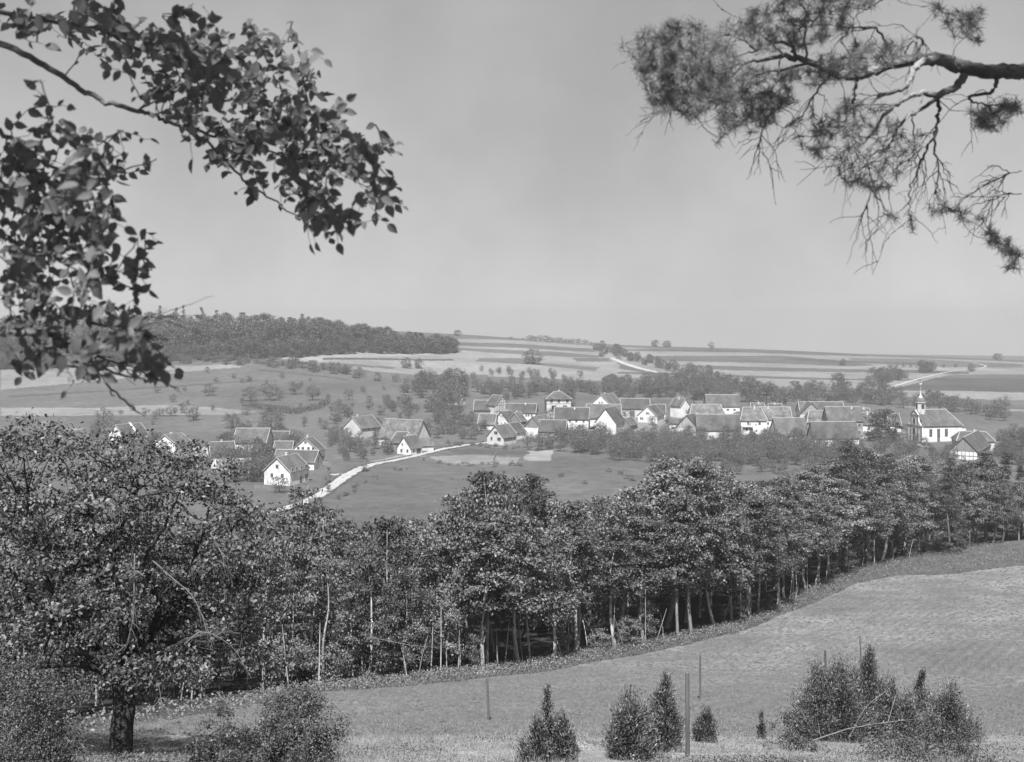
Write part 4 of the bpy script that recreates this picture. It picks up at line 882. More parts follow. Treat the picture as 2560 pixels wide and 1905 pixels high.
# the dark wood on the left hill
def far_wood():
    n = 0; done = []
    base = [(-20, 800), (220, 795), (380, 781), (600, 776), (760, 766), (980, 766)]
    for ri, dep0 in enumerate([0, 16, 38, 68, 105, 150, 205]):
        x = -20 + rnd.uniform(0, 20)
        while x < 958:
            x += (19, 21, 24, 25, 26, 27, 28)[ri] * rnd.uniform(.75, 1.25)
            yb = np.interp(x, [p[0] for p in base], [p[1] for p in base]); X0, Y0 = hd(x, yb)
            dep = dep0 * (1 if x < 820 else max(.12, (965 - x) / 145)) + rnd.uniform(-5, 5); Y = Y0 + dep; X = X0 * Y / Y0
            top = np.interp(x, [0, 220, 300, 360, 440, 530, 600, 700, 760, 850, 900, 985], [674, 677, 678, 675, 675, 676, 686, 688, 700, 714, 721, 728])
            ztop = -((top + rnd.uniform(-3, 12)) * DS - HY) / F * Y; h = ztop - g(X, Y)
            if h < 4: continue
            h = max(6, min(h, rnd.uniform(16, 24) if ri > 1 else rnd.uniform(8, 14))); n += 1
            tree(rnd.choice(['wood0', 'wood1', 'wood2', 'spruce0', 'spruce1'] if ri > 2 else ['wood0', 'wood1', 'wood2']), 'wood_tree', X, Y, h, 'crown of the hazy wood that covers the left hill', 'tree', 'trees of the far left wood', h * rnd.uniform(.75, 1.0), False)
    for (x, t, w, lb) in [(346, 664, 18, 'tallest tufted fir above the far wood, leftmost of the skyline firs'), (383, 668, 14, 'thin fir second from the left on the far wood skyline'), (398, 664, 14, 'twin-tipped fir in the middle of the far wood skyline'), (436, 667, 15, 'pointed fir standing alone right of the twin-tipped fir'), (470, 674, 18, 'short fir right of the pointed one on the far wood skyline'), (655, 682, 20, 'rounded tall tree over the middle of the far wood')]:
        X, Y = hd(x, 740); Y2 = Y + 110; X2 = X * Y2 / Y; ztop = -((t - 3) * DS - HY) / F * Y2
        tree('spruce%d' % (n % 2), 'fir_tree', X2, Y2, ztop - g(X2, Y2), lb, 'fir tree', None, w * DS / F * Y2 * 1.3, True); n += 1
far_wood()

# ------------------------------------------------------------------ the wood edge below the field
def near_wood():
    prof = [(-60, 1120), (300, 1120), (560, 1118), (600, 1095), (640, 1092), (700, 1100), (760, 1118), (820, 1140), (880, 1120), (940, 1130), (965, 1085), (1000, 1055), (1040, 1015), (1075, 1022), (1100, 1050), (1165, 1028), (1185, 1095), (1260, 1088), (1300, 1080), (1345, 1085), (1390, 1030), (1440, 1015), (1500, 992), (1560, 1030), (1590, 1035), (1650, 1045), (1700, 1055), (1750, 1020), (1800, 1010), (1835, 955), (1870, 968), (1900, 985), (1950, 975), (2010, 1010), (2060, 990), (2110, 985), (2160, 990), (2300, 960)]
    px = [p[0] for p in prof]; py = [p[1] for p in prof]
    seg = np.r_[0, np.cumsum(np.hypot(np.diff(tree_X), np.diff(tree_Y)))]
    n = 0; done = []
    rows = [(1.2, 4.0), (6, 4.6), (12, 5.2), (19, 5.5), (27, 6.0), (36, 6.5), (46, 7)]
    for ri, (off, sp) in enumerate(rows):
        s = rnd.uniform(0, 3)
        while s < seg[-1]:
            X = np.interp(s, seg, tree_X); Y = np.interp(s, seg, tree_Y)
            X2 = np.interp(s + 1, seg, tree_X); Y2 = np.interp(s + 1, seg, tree_Y); tx, ty = unit(np.array([X2 - X, Y2 - Y]))
            o = off + rnd.gauss(0, 1.0 if ri else .5); X += -ty * o; Y += tx * o; s += sp * rnd.uniform(.7, 1.3)
            xd = (X / Y * F + CX) / DS
            if xd > 2290 or xd < -60: continue
            top = np.interp(xd, px, py)
            z = g(X, Y); ztop = -((top + (rnd.uniform(-14, 26) if ri in (1, 2, 3) else rnd.uniform(15, 60))) * DS - HY) / F * Y
            h = ztop - z
            lim = 21 if ri else (rnd.uniform(7, 15) if xd < 1000 else rnd.uniform(11, 17))
            h = min(h, lim)
            if h < 3.5: continue
            if ri == 0 and xd < 1000 and rnd.random() < .25: h *= .6
            pine = xd > 1780 and rnd.random() < (.45 if ri < 3 else .3)
            if pine: k = rnd.choice(['edgepine0', 'edgepine1', 'edgespruce0', 'edgespruce1'])
            elif h < 6: k = rnd.choice(['sapling0', 'sapling1'])
            elif xd < 980 or (ri > 1 and rnd.random() < .3): k = 'edgefull%d' % rnd.randrange(4)
            else: k = 'edgetall%d' % rnd.randrange(4)
            w = {'s': .6, 'e': .5}[k[0]] * h * rnd.uniform(.85, 1.15); w = max(w, 4.5 if h > 6 else 2)
            if pine: lb, gr = 'shaggy conifer in the right part of the near wood', 'conifers of the near wood'
            elif ri == 0 and xd < 980: lb, gr = 'low tree leafy almost to the ground at the left field edge', 'front trees of the near wood, left'
            elif ri == 0: lb, gr = 'pale-trunked tree standing bare-stemmed in the front row of the near wood', 'front trees of the near wood, right'
            elif ri > 3: lb, gr = 'crown deep in the near wood, seen over the front rows', 'back trees of the near wood'
            else: lb, gr = 'leafy tree in the second rank of the near wood behind the pale stems', 'second rank trees of the near wood'
            tree(k, 'conifer' if pine else 'wood_edge_tree', float(X), float(Y), float(h), lb, 'conifer' if pine else 'tree', gr, float(w)); n += 1
near_wood()
for (x, yb, ht, w, k, lb) in [(1055, 1456, 438, 175, 'edgetall1', 'tallest near tree with feathery twin tops reaching over the meadow'), (1150, 1440, 410, 85, 'edgetall2', 'slender near tree whose thin tip stands right of the tallest one'),
                              (1500, 1390, 390, 150, 'edgetall0', 'tall near tree with ragged crown overlapping the orchard'), (1848, 1238, 288, 120, 'edgepine0', 'dark pine rising above the right part of the near wood'),
                              (2062, 1205, 215, 90, 'edgespruce1', 'dark pointed spruce below the half-timbered barn by the church')]:
    X, Y = hd(x, yb); Y += 3; tree(k, 'tall_wood_tree', X * Y / (Y - 3), Y, ht * DS / F * Y, lb, 'tree', None, w * DS / F * Y)
# understorey saplings
for i in range(18):
    x = rnd.uniform(700, 2150); X = (x * DS - CX) / F * 100; yb = np.interp(x, [p[0] for p in tree_d], [p[1] for p in tree_d]) - rnd.uniform(0, 6)
    X, Y = hd(x, yb); tree('sapling%d' % (i % 2), 'sapling', X, Y, rnd.uniform(1.8, 5), 'thin young tree between the stems at the edge of the near wood', 'sapling', 'saplings at the wood edge', rnd.uniform(1.2, 2.6))
# thin bare stems in the shade
for i in range(70):
    x = rnd.uniform(330, 2150); yb = np.interp(x, [p[0] for p in tree_d], [p[1] for p in tree_d]) - rnd.uniform(-3, 14)
    X, Y = hd(x, yb); z = g(X, Y); h = rnd.uniform(2.5, 5.5); lx = rnd.gauss(0, .8)
    if i < 8:
        q = curve([(0, 0, -.3), (lx * .4 + rnd.gauss(0, .1), 0, h * .5), (lx, 0, h)], 5); v, f = tube(q, np.linspace(rnd.uniform(.04, .07), .02, len(q)), 5)
        PROTO['stem%d' % i] = np_mesh('slender_tree_trunk', [(v, f, M['palebark'])])
    o = ob('slim_birch', PROTO['stem%d' % (i % 8)], None, (X, Y, z)); o.scale = (1, 1, rnd.uniform(.8, 1.2)); o.rotation_euler = (0, 0, rnd.uniform(0, 6.3))
    tag(o, 'thin pale stem in the shade at the edge of the near wood', 'tree stem', 'thin stems at the wood edge')

# ------------------------------------------------------------------ undergrowth, grass and clods (nobody could count them)
def cover(name, label, n, fn, size, mat, hgt, wid=.35, kind='stuff', cat='grass', up=0.0):
    X, Y = fn(n); Z = zt(X, Y); n = len(X)
    ax = unit(rng.normal(size=(n, 3)) * .45 + np.array([0, 0, 1.0]))
    hh = hgt * rng.uniform(.4, 1.3, (n, 1)); s = size * rng.uniform(.6, 1.4, (n, 1))
    side = unit(np.cross(ax, rng.normal(size=(n, 3)))) * s * .5 * wid
    P = np.stack([X, Y, Z - .02], 1); bend = rng.normal(size=(n, 3)) * hh * .2
    V = np.stack([P - side, P + side, P + ax * hh + side * .3 + bend, P + ax * hh - side * .3 + bend], 1).reshape(-1, 3)
    me = np_mesh(name, [(V, np.arange(4 * n).reshape(-1, 4), M[mat])])
    o = ob(name, me); tag(o, label, cat, None, kind); return o
def leafcover(name, label, n, fn, size, mat, hgt, cat='undergrowth'):
    X, Y = fn(n); P = np.stack([X, Y, zt(X, Y) + rng.uniform(0, 1, len(X)) ** 1.3 * hgt], 1)
    v, f = leaf_quads(P, size, None, .6, rng, .8)
    o = ob(name, np_mesh(name, [(v, f, M[mat])])); tag(o, label, cat, None, 'stuff'); return o
ROADP = pchip(np.arange(9), np.array([hd(*p) for p in [(560, 1117), (620, 1102), (690, 1075), (745, 1036), (790, 1013), (880, 993), (945, 977), (1010, 965), (1075, 957)]]), np.linspace(0, 8, 900))
def f_verge(n):
    i = rng.integers(1, 899, n); t = unit(ROADP[i + 0] - ROADP[i - 1]); s_ = np.where(rng.uniform(size=n) < .5, -1, 1) * (2.25 + np.abs(rng.normal(size=n)) * .6 + .25 * np.sin(i * .21)); mid = rng.uniform(size=n) < .02
    s_ = np.where(mid, rng.normal(size=n) * .25, s_); return ROADP[i, 0] - t[:, 1] * s_, ROADP[i, 1] + t[:, 0] * s_
leafcover('road_verge', 'rough grass and weeds along both edges of the pale road', 20000, f_verge, .25, 'weeds', .35)
def f_edge(n):
    s = rng.uniform(0, 1, n) ** .8; X = rng.uniform(-45, 82, n); y0, y1 = edgeY(X) + .3, treeY(X) + 3
    c = np.sin(X * 1.3) + np.sin(X * 3.7 + 1) * .7 + np.sin(X * .41) ; return X, y0 - .5 - .35 * c + (y1 - y0) * s
leafcover('undergrowth', 'rough weeds and brambles along the foot of the near wood', 85000, f_edge, .15, 'weeds', .6)
def f_margin(n):
    X = rng.uniform(-45, 84, n); return X, edgeY(X) + rng.normal(size=n) * .25 + .4
cover('margin_grass', 'fringe of tall grass between the field and the weedy strip', 26000, f_margin, .06, 'weeds', .28)
def f_low(n):
    Y = 23 + rng.uniform(0, 1, n) ** 1.5 * 20; X = rng.uniform(-.5, .5, n) * Y
    k = (np.sin(X * 1.1 + 2) + np.sin(Y * .9 + X * .6) + rng.normal(size=n) * .8) > -.7; return X[k], Y[k]
cover('dry_grass', 'dry pale grass and weeds in the near foreground', 90000, f_low, .03, 'drygrass', .14)
def f_low2(n):
    Y = 22 + rng.uniform(0, 1, n) ** 2 * 14; X = rng.uniform(-.5, .5, n) * Y
    k = (np.sin(X * .8 + 1) * np.sin(Y * .7 + X * .3) + rng.normal(size=n) * .35) > .35; return X[k], Y[k]
leafcover('low_weeds', 'patches of low dark weeds in the near foreground', 60000, f_low2, .055, 'weeds', .22)
def f_tuft(n):
    Y = 36 + rng.uniform(0, 1, n) * 110; X = rng.uniform(-.4, .5, n) * Y
    k = (Y < edgeY(X) - .5) & ((np.sin(X * .5 + Y * .13) * np.sin(Y * .33 + X * .11) + rng.normal(size=n) * .5) > .2); return X[k], Y[k]
cover('field_grass', 'thin patchy grass growing over the sloping field', 110000, f_tuft, .07, 'weeds', .12)
def clods(n):
    Y = 34 + rng.uniform(0, 1, n) * 130; X = rng.uniform(-.36, .5, n) * Y
    k = (Y < edgeY(X) - 1) & (rng.uniform(size=n) < np.clip(60 / Y, .3, 1)); X, Y = X[k], Y[k]; n = len(X)
    Y = np.round(Y / .55) * .55 + rng.normal(size=n) * .13
    s = rng.uniform(.03, .1, n) ** 1.0 * (1 + Y / 110); P = np.stack([X, Y, zt(X, Y)], 1)
    off = np.array([(-1, -.5, 0), (1, -.6, 0), (.9, .6, 0), (-.8, .7, 0), (0, 0, .8)])
    V = (P[:, None, :] + off[None] * s[:, None, None] * rng.uniform(.6, 1.4, (n, 5, 3))).reshape(-1, 3); b = np.arange(n)[:, None] * 5
    tri = np.concatenate([b + np.array([[i, (i + 1) % 4, 4]]) for i in range(4)])
    o = ob('earth_clods', np_mesh('earth_clods', [(V, tri, M['clod'])])); tag(o, 'clods and tufts scattered over the stubbly field', 'earth', None, 'stuff')
clods(60000)

# ------------------------------------------------------------------ fence posts
def post(xt, yt, xb, yb, lb, r0=.055):
    X, Y = hd(xb, yb); z = g(X, Y); top = pt(xt, yt, Y)
    q = np.array([(X, Y, z - .4), (X * .5 + top[0] * .5, Y, z * .5 + top[2] * .5), top]); v, f = tube(q, [r0 * 1.1, r0, r0 * .95], 8)
    n = len(v); v = np.vstack([v, np.array(top) + (0, 0, .02)]); cap = np.array([[n - 8 + i, n - 8 + (i + 1) % 8, n] for i in range(8)])
    me = np_mesh('fence_post', [(v, f, M['post']), (v, cap, M['post'])])
    o = ob('fence_post', me); tag(o, lb, 'post')
post(1056, 1470, 1060, 1562, 'thin wooden post standing alone in the middle of the field, left of the others', .045)
post(1518, 1420, 1518, 1516, 'slim post behind the thick near post', .05)
post(1490, 1458, 1491, 1650, 'thickest and nearest weathered post beside the pointed junipers', .047)
post(1789, 1410, 1790, 1532, 'post just left of the large juniper thicket', .05)
post(1864, 1377, 1870, 1485, 'slightly tilted post behind the large juniper thicket', .045)

# ------------------------------------------------------------------ juniper bushes and foreground shrubs
def bush(name, label, x, yb, top, wd, seed, D=None, kind='j', ncl=60, cat='juniper bush'):
    X, Y = hd(x, yb)
    if D: Y = D; X = (x * DS - CX) / F * D
    z = g(X, Y); h = (-(top * DS - HY) / F * Y) - z; R = wd * DS / F * Y / 2
    if kind == 'j':
        p = lambda t: max(.05, min(1, (1 - t) * 2.0) ** .85) * min(1, .75 + t * 2) * (1 + .18 * math.sin(t * 23 + seed))
        rs = random.Random(seed * 13); ns = 1 if wd < 50 else (3 if wd < 125 else 6); TR, CV = [], []
        for q in range(ns):
            hq = h * (.97 if q == 0 else rs.uniform(.55, .88) if ns == 3 else rs.uniform(.42, .66)); Rq = R * (1 if ns == 1 else .8 if ns == 3 else (.3 if q == 0 else .5))
            ox = (0 if q == 0 else rs.uniform(-1, 1) * (R - Rq)); oy = 0 if q == 0 else rs.uniform(-.6, .6) * R
            tr, cr = crown_mesh(hq, .0, Rq, p, int(ncl * 1.5 / ns ** .6), 130, .085, 'juniper', 'bark', .03, seed + q * 31, clump=.27, flat=2.0, nlimb=12, shell=.4, needle_axis=True, lw=.24, lean=rs.gauss(0, .06))
            sh = np.array((ox, oy, 0)); TR += [(a_ + sh, b_, c_) for a_, b_, c_ in tr]; CV.append((cr[0] + sh, cr[1]))
        v_, f_ = join(CV); tr = TR; cr = (v_, f_, M['juniper'])
    else:
        tr, cr = crown_mesh(h, .0, R, round_p, ncl, 110, .05, 'shrubleaf', 'palebark', .022, seed, clump=.17, flat=.9, nlimb=60, shell=.3, up=.8)
    e = empty(name, (X, Y, z), 0, label, cat)
    ob('stem', np_mesh('stem', tr), e); ob('foliage', np_mesh('foliage', [cr]), e); return e
bush('juniper_bush', 'cone-shaped juniper standing left of the other pointed ones', 1188, 1648, 1488, 128, 1)
bush('juniper_bush', 'broad low juniper with two tips, left neighbour of the slim pointed one', 1362, 1640, 1500, 118, 2)
bush('juniper_bush', 'slim tall pointed juniper right beside the thick post', 1443, 1630, 1460, 72, 3)
bush('juniper_bush', 'small juniper seedling right of the thick post', 1530, 1608, 1545, 46, 4, ncl=30)
bush('juniper_bush', 'tiny narrow juniper left of the juniper thicket', 1652, 1600, 1545, 18, 5, ncl=14)
bush('juniper_bush', 'left bush of the large juniper thicket', 1772, 1600, 1445, 118, 6, ncl=80)
bush('juniper_bush', 'tallest dark bush at the centre of the large juniper thicket', 1880, 1600, 1402, 190, 7, ncl=150)
bush('juniper_bush', 'right bush of the large juniper thicket', 1985, 1598, 1448, 150, 8, ncl=110)
bush('juniper_bush', 'lowest bush at the right end of the juniper thicket', 2062, 1605, 1500, 120, 9, ncl=70)
bush('juniper_bush', 'dark filler bush between the left and the tallest bush of the thicket', 1825, 1605, 1440, 120, 14, ncl=80)
bush('juniper_bush', 'bush between the tallest and the right bush of the thicket', 1935, 1602, 1470, 130, 15, ncl=80)
bush('dark_shrub', 'dark shrub in the lower left corner', 50, 1665, 1440, 250, 16, kind='d', ncl=190, cat='shrub')
bush('shrub', 'leafy shrub with many thin stems under the near apple tree', 640, 1662, 1502, 205, 10, kind='d', ncl=150, cat='shrub')
bush('shrub', 'pale scrubby bush with twigs left of the leafy shrub', 480, 1668, 1545, 160, 11, kind='d', ncl=60, cat='shrub')
bush('shrub', 'low twiggy scrub between the seedling and the juniper thicket', 1720, 1625, 1545, 120, 12, kind='d', ncl=36, cat='shrub')
bush('shrub', 'low dark weed patch at the bottom right', 2010, 1650, 1600, 260, 13, kind='d', ncl=60, cat='shrub')
def dead(name, label, pts, D, r0, mat='deadwood', sub=6, seed=0, sl=.5):
    r = random.Random(seed); P = curve([pt(x, y, D + d) for (x, y, d) in pts], 6, .004, r); T = [tube(P, np.linspace(r0, r0 * .3, len(P)), 6)]
    for k in range(sub):
        i = r.randrange(2, len(P) - 1); d = unit(P[i] - P[i - 1]); e = d * .7 + np.array([r.gauss(0, .5), r.gauss(0, .5), r.gauss(.1, .5)]); ln = sl * r.uniform(.4, 1)
        q = curve([P[i], P[i] + e * ln * .5, P[i] + e * ln + np.array([0, 0, r.gauss(0, .1)])], 4, .004, r); T.append(tube(q, np.linspace(r0 * .4, r0 * .12, len(q)), 4))
    v, f = join(T); o = ob(name, np_mesh(name, [(v, f, M[mat])])); tag(o, label, 'branch'); return o
dead('dead_branch', 'long bleached branch lying across the juniper thicket', [(1742, 1612, 0), (1850, 1578, .1), (1930, 1565, .2), (1975, 1560, .3)], 29.0, .018, sub=16, seed=1)
dead('dead_branch', 'bleached forked branch sticking up in the juniper thicket', [(1925, 1566, 0), (1945, 1500, .1), (1962, 1462, .2), (1970, 1430, .3)], 29.2, .014, sub=16, seed=2)
dead('dead_branch', 'bleached branch crossing the forked one low in the thicket', [(1840, 1600, 0), (1880, 1530, 0), (1930, 1490, .1), (1955, 1460, .1)], 29.0, .011, sub=18, seed=3)
dead('dead_branch', 'bleached branch sloping down right under the thicket', [(1815, 1640, 0), (1860, 1612, .1), (1930, 1590, .2)], 28.0, .012, sub=8, seed=4)
dead('bare_branch', 'short dark branch hanging in front of the pale field left of the leafy shrub', [(345, 1538, 0), (365, 1560, 0), (400, 1550, .1), (478, 1535, .2)], 22.0, .014, 'twig', 6, 5, .25)
dead('bare_branch', 'thin dark hanging twig right above the leafy shrub', [(690, 1500, 0), (715, 1520, 0), (755, 1560, .1), (775, 1590, .2)], 22.0, .006, 'twig', 6, 6, .2)

# ------------------------------------------------------------------ the apple tree at the left
def apple_tree():
    D0 = 26.0; X0 = (262 * DS - CX) / F * D0; z0 = g(X0, D0)
    root = empty('apple_tree', (X0, D0, z0), 0, 'large spreading apple tree with a thick dark trunk filling the lower left', 'tree')
    org = np.array((X0, D0, z0)); r = random.Random(5); T = []
    def limb(pts, r0, r1, n=6): 
        P = curve([np.array(pt(x, y, D0 + d)) - org for (x, y, d) in pts], 8, .015, r); T.append(tube(P, np.linspace(r0, r1, len(P)), n)); return P
    trunk = tube(curve([(0.02, 0, -.6), (-.02, 0, .6)] and [np.array(pt(258, 1700, D0)) - org, np.array(pt(263, 1600, D0)) - org, np.array(pt(268, 1520, D0)) - org, np.array(pt(262, 1440, D0)) - org], 6, .01, r), np.linspace(.29, .24, 19), 12)
    limbs = [limb(p, a, b) for p, a, b in [
        ([(250, 1465, 0), (190, 1400, .3), (110, 1340, .8), (60, 1290, 1), (15, 1200, 1.2)], .19, .05), ([(190, 1400, .3), (150, 1330, 0), (105, 1270, -.5), (85, 1190, -.8), (60, 1100, -1)], .11, .03),
        ([(262, 1460, 0), (268, 1390, -.3), (270, 1300, -.6), (245, 1220, -.8), (262, 1150, -.6), (300, 1060, -.4)], .14, .03), ([(205, 1400, .1), (230, 1350, .3), (205, 1290, .6), (215, 1230, .8), (200, 1120, 1)], .09, .025),
        ([(270, 1450, 0), (330, 1370, .5), (400, 1300, .9), (450, 1230, 1.2), (500, 1150, 1.4), (530, 1110, 1.4)], .14, .03), ([(330, 1370, .5), (345, 1300, -.2), (310, 1230, -.6), (350, 1150, -1), (400, 1050, -1.2)], .09, .02),
        ([(275, 1465, 0), (360, 1410, -.5), (450, 1375, -1), (540, 1370, -1.4)], .1, .03), ([(250, 1460, 0), (160, 1440, -.8), (80, 1440, -1.3), (0, 1420, -1.6)], .1, .03), ([(345, 1300, -.2), (430, 1190, -.3), (450, 1110, -.5), (470, 1050, -.6)], .06, .015)]]
    poly = [(-40, 945), (60, 955), (150, 940), (230, 968), (340, 978), (420, 1000), (470, 1045), (540, 1100), (565, 1120), (520, 1160), (570, 1240), (560, 1320), (600, 1380), (640, 1440), (560, 1470), (430, 1470), (330, 1490), (250, 1480), (150, 1470), (100, 1500), (-40, 1520)]
    holes = [(228, 1262, 40), (430, 1375, 30), (325, 1340, 22), (470, 1100, 22), (110, 1390, 20), (370, 1190, 20), (150, 1130, 20)]
    cen = []
    while len(cen) < 215:
        x, y = r.uniform(-40, 640), r.uniform(925, 1520)
        if not inside(poly, np.array([x]), np.array([y]))[0] or any(math.hypot(x - a, y - b) < c for a, b, c in holes): continue
        cen.append(np.array(pt(x, y, D0 + r.gauss(.3, 1.5))) - org)
    cen = np.array(cen + [c + np.array((r.gauss(0, .3), r.uniform(1.2, 2.8), r.gauss(0, .3))) for c in cen[:110]])
    allp = np.concatenate(limbs)
    for c in cen[:230]:
        d = np.linalg.norm(allp - c, axis=1); p = allp[np.argmin(d + 3 * (allp[:, 2] > c[2] + .6))]
        q = curve([p, (p + c) / 2 + np.array([r.gauss(0, .12), r.gauss(0, .12), r.gauss(.08, .1)]), c], 5, .02, r); T.append(tube(q, np.linspace(.032, .007, len(q)), 4))
    Tb = T; ob('trunk', np_mesh('trunk', [(trunk[0], trunk[1], M['limb'])]), root)
    v, f = join(Tb); ob('limbs', np_mesh('limbs', [(v, f, M['limb'])]), root)
    lpc = 130; P = np.repeat(cen, lpc, 0) + rng.normal(size=(len(cen) * lpc, 3)) * np.array([.24, .25, .10])
    v, f = leaf_quads(P, .112, None, .55, rng, .45); ob('crown', np_mesh('crown', [(v, f, M['leafnear'])]), root)
apple_tree()
for i, (pts, lb) in enumerate([([(292, 1200, -2.4), (290, 1290, -2.4), (288, 1340, -2.4), (270, 1410, -2.3)], 'pale bare branch hanging vertically through the apple crown'),
        ([(330, 1215, -2.5), (375, 1255, -2.4), (415, 1290, -2.3), (440, 1340, -2.3), (462, 1405, -2.2)], 'long pale bare branch arching down right in the apple crown'),
        ([(455, 1155, -2.4), (480, 1200, -2.4), (500, 1250, -2.2)], 'short pale bare twig at the upper right of the apple crown'),
        ([(400, 1395, -2.6), (440, 1370, -2.6), (500, 1400, -2.4), (545, 1470, -2.3)], 'pale crooked branch at the lower right of the apple crown'),
        ([(345, 1485, -2.6), (352, 1540, -2.5)], 'short pale stub near the apple trunk'),
        ([(470, 1500, -2.4), (505, 1535, -2.4), (545, 1520, -2.4)], 'pale forked branch above the pale field'),
        ([(800, 1380, 20), (900, 1400, 20), (980, 1405, 20)], 'pale dead bough sticking out right of the apple tree')]):
    dead('bare_bough', lb, pts, 26 if i != 6 else 30, .018 if i in (1, 0) else .013, 'deadwood', 16, 30 + i, .5)

# ------------------------------------------------------------------ branches hanging into the picture
OV = np.array([(0, 0), (.12, .2), (.35, .31), (.6, .27), (.82, .13), (1, 0), (.82, -.13), (.6, -.27), (.35, -.31), (.12, -.2)])
def ovate(base, d, nrm, L):
    """one pointed oval leaf per row, folded slightly along its midrib"""
    n = len(base); d = unit(d); b = unit(np.cross(nrm, d)); nn = np.cross(d, b); L = L[:, None, None]
    V = base[:, None, :] + d[:, None, :] * OV[None, :, :1] * L + b[:, None, :] * OV[None, :, 1:] * L + nn[:, None, :] * (np.abs(OV[None, :, 1:]) * .25 - OV[None, :, :1] ** 2 * .15) * L
    i = np.arange(n)[:, None] * 10
    q = np.concatenate([i + np.array([[0, 1, 2, 3]]), i + np.array([[0, 3, 4, 5]]), i + np.array([[0, 5, 6, 7]]), i + np.array([[0, 7, 8, 9]])])
    return V.reshape(-1, 3), q
def leafy_branch(name, label, main, mr, targets, D, L, seed, dens=1.0, mat='leafover', bare=(), spread=.6):
    r = random.Random(seed); T = []; MP = []
    for pts, (ra, rb) in zip(main, mr):
        P = curve([pt(x, y, D + d) for x, y, d in pts], 8, .004, r); MP.append(P); T.append(tube(P, np.linspace(ra, rb, len(P)), 7))
    allp = np.concatenate(MP); B = []; Dr = []; Nn = []; o_0 = allp[0].copy()
    CC = [np.array(pt(x + r.gauss(0, 24), y + r.gauss(0, 24), D + r.gauss(0, spread * .5))) for (x, y, n) in targets for _ in range(int(n * 1.9))]
    CC.sort(key=lambda c: np.min(np.linalg.norm(allp - c, axis=1)))
    for c in CC:
        if True:
            dd = np.linalg.norm(allp - c, axis=1) + .5 * np.maximum(0, allp[:, 0] - c[0]); p = allp[np.argmin(dd)]
            q = curve([p, (p * .5 + c * .5) + np.array([r.gauss(0, .03), r.gauss(0, .05), r.gauss(.02, .03)]), c], 5, .003, r); allp = np.vstack([allp, q[3:-1]]); T.append(tube(q, np.linspace(.0032, .001, len(q)), 4))
            ln = np.linalg.norm(c - p); k = int(max(4, min(9, ln / L * 1.7)) * dens); nl = unit(np.array([r.gauss(0, .35), -1.0, r.gauss(.2, .45)]))
            ext = unit(q[-1] - q[-3]); start = .2 if ln < .3 else max(.2, 1 - .4 / ln)
            for j in range(k):
                t = start + (1 - start) * j / max(1, k - 1); fi = t * (len(q) - 1); i0 = min(int(fi), len(q) - 2); b = q[i0] + (q[i0 + 1] - q[i0]) * (fi - i0)
                sd = (1 if j % 2 else -1); lat = unit(np.cross(ext, nl)) * sd
                d = ext * (.55 if j < k - 1 else 1.5) + lat * (.9 if j < k - 1 else 0) + np.array([r.gauss(0, .2), r.gauss(0, .2), r.gauss(-.05, .2)])
                B.append(b); Dr.append(d); Nn.append(nl + np.array([r.gauss(0, .3) for _ in range(3)]))
    for pts, ra in bare:
        P = curve([pt(x, y, D + d) for x, y, d in pts], 7, .004, r); T.append(tube(P, np.linspace(ra, ra * .3, len(P)), 5))
        for k in range(9):
            i = r.randrange(2, len(P) - 1); e = unit(P[i] - P[i - 2]) + np.array([r.gauss(0, .3), r.gauss(0, .3), r.gauss(0, .55)]); ln = r.uniform(.08, .3); q = curve([P[i], P[i] + e * ln * .3, P[i] + e * ln * .6 + np.array([r.gauss(0, .01), 0, r.gauss(0, .015)])], 4, .002, r)
            T.append(tube(q, np.linspace(ra * .4, ra * .15, len(q)), 4))
    root = empty(name, tuple(o_0), 0, label, 'branch'); o0 = o_0
    v, f = join(T); ob('wood', np_mesh('wood', [(v - o0, f, M['overwood'])]), root)
    B = np.array(B); v, f = ovate(B, np.array(Dr), unit(np.array(Nn)), np.array([L * r.uniform(.5, 1.2) for _ in B]))
    ob('leaves', np_mesh('leaves', [(v - o0, f, M[mat])]), root)
    return root, o0
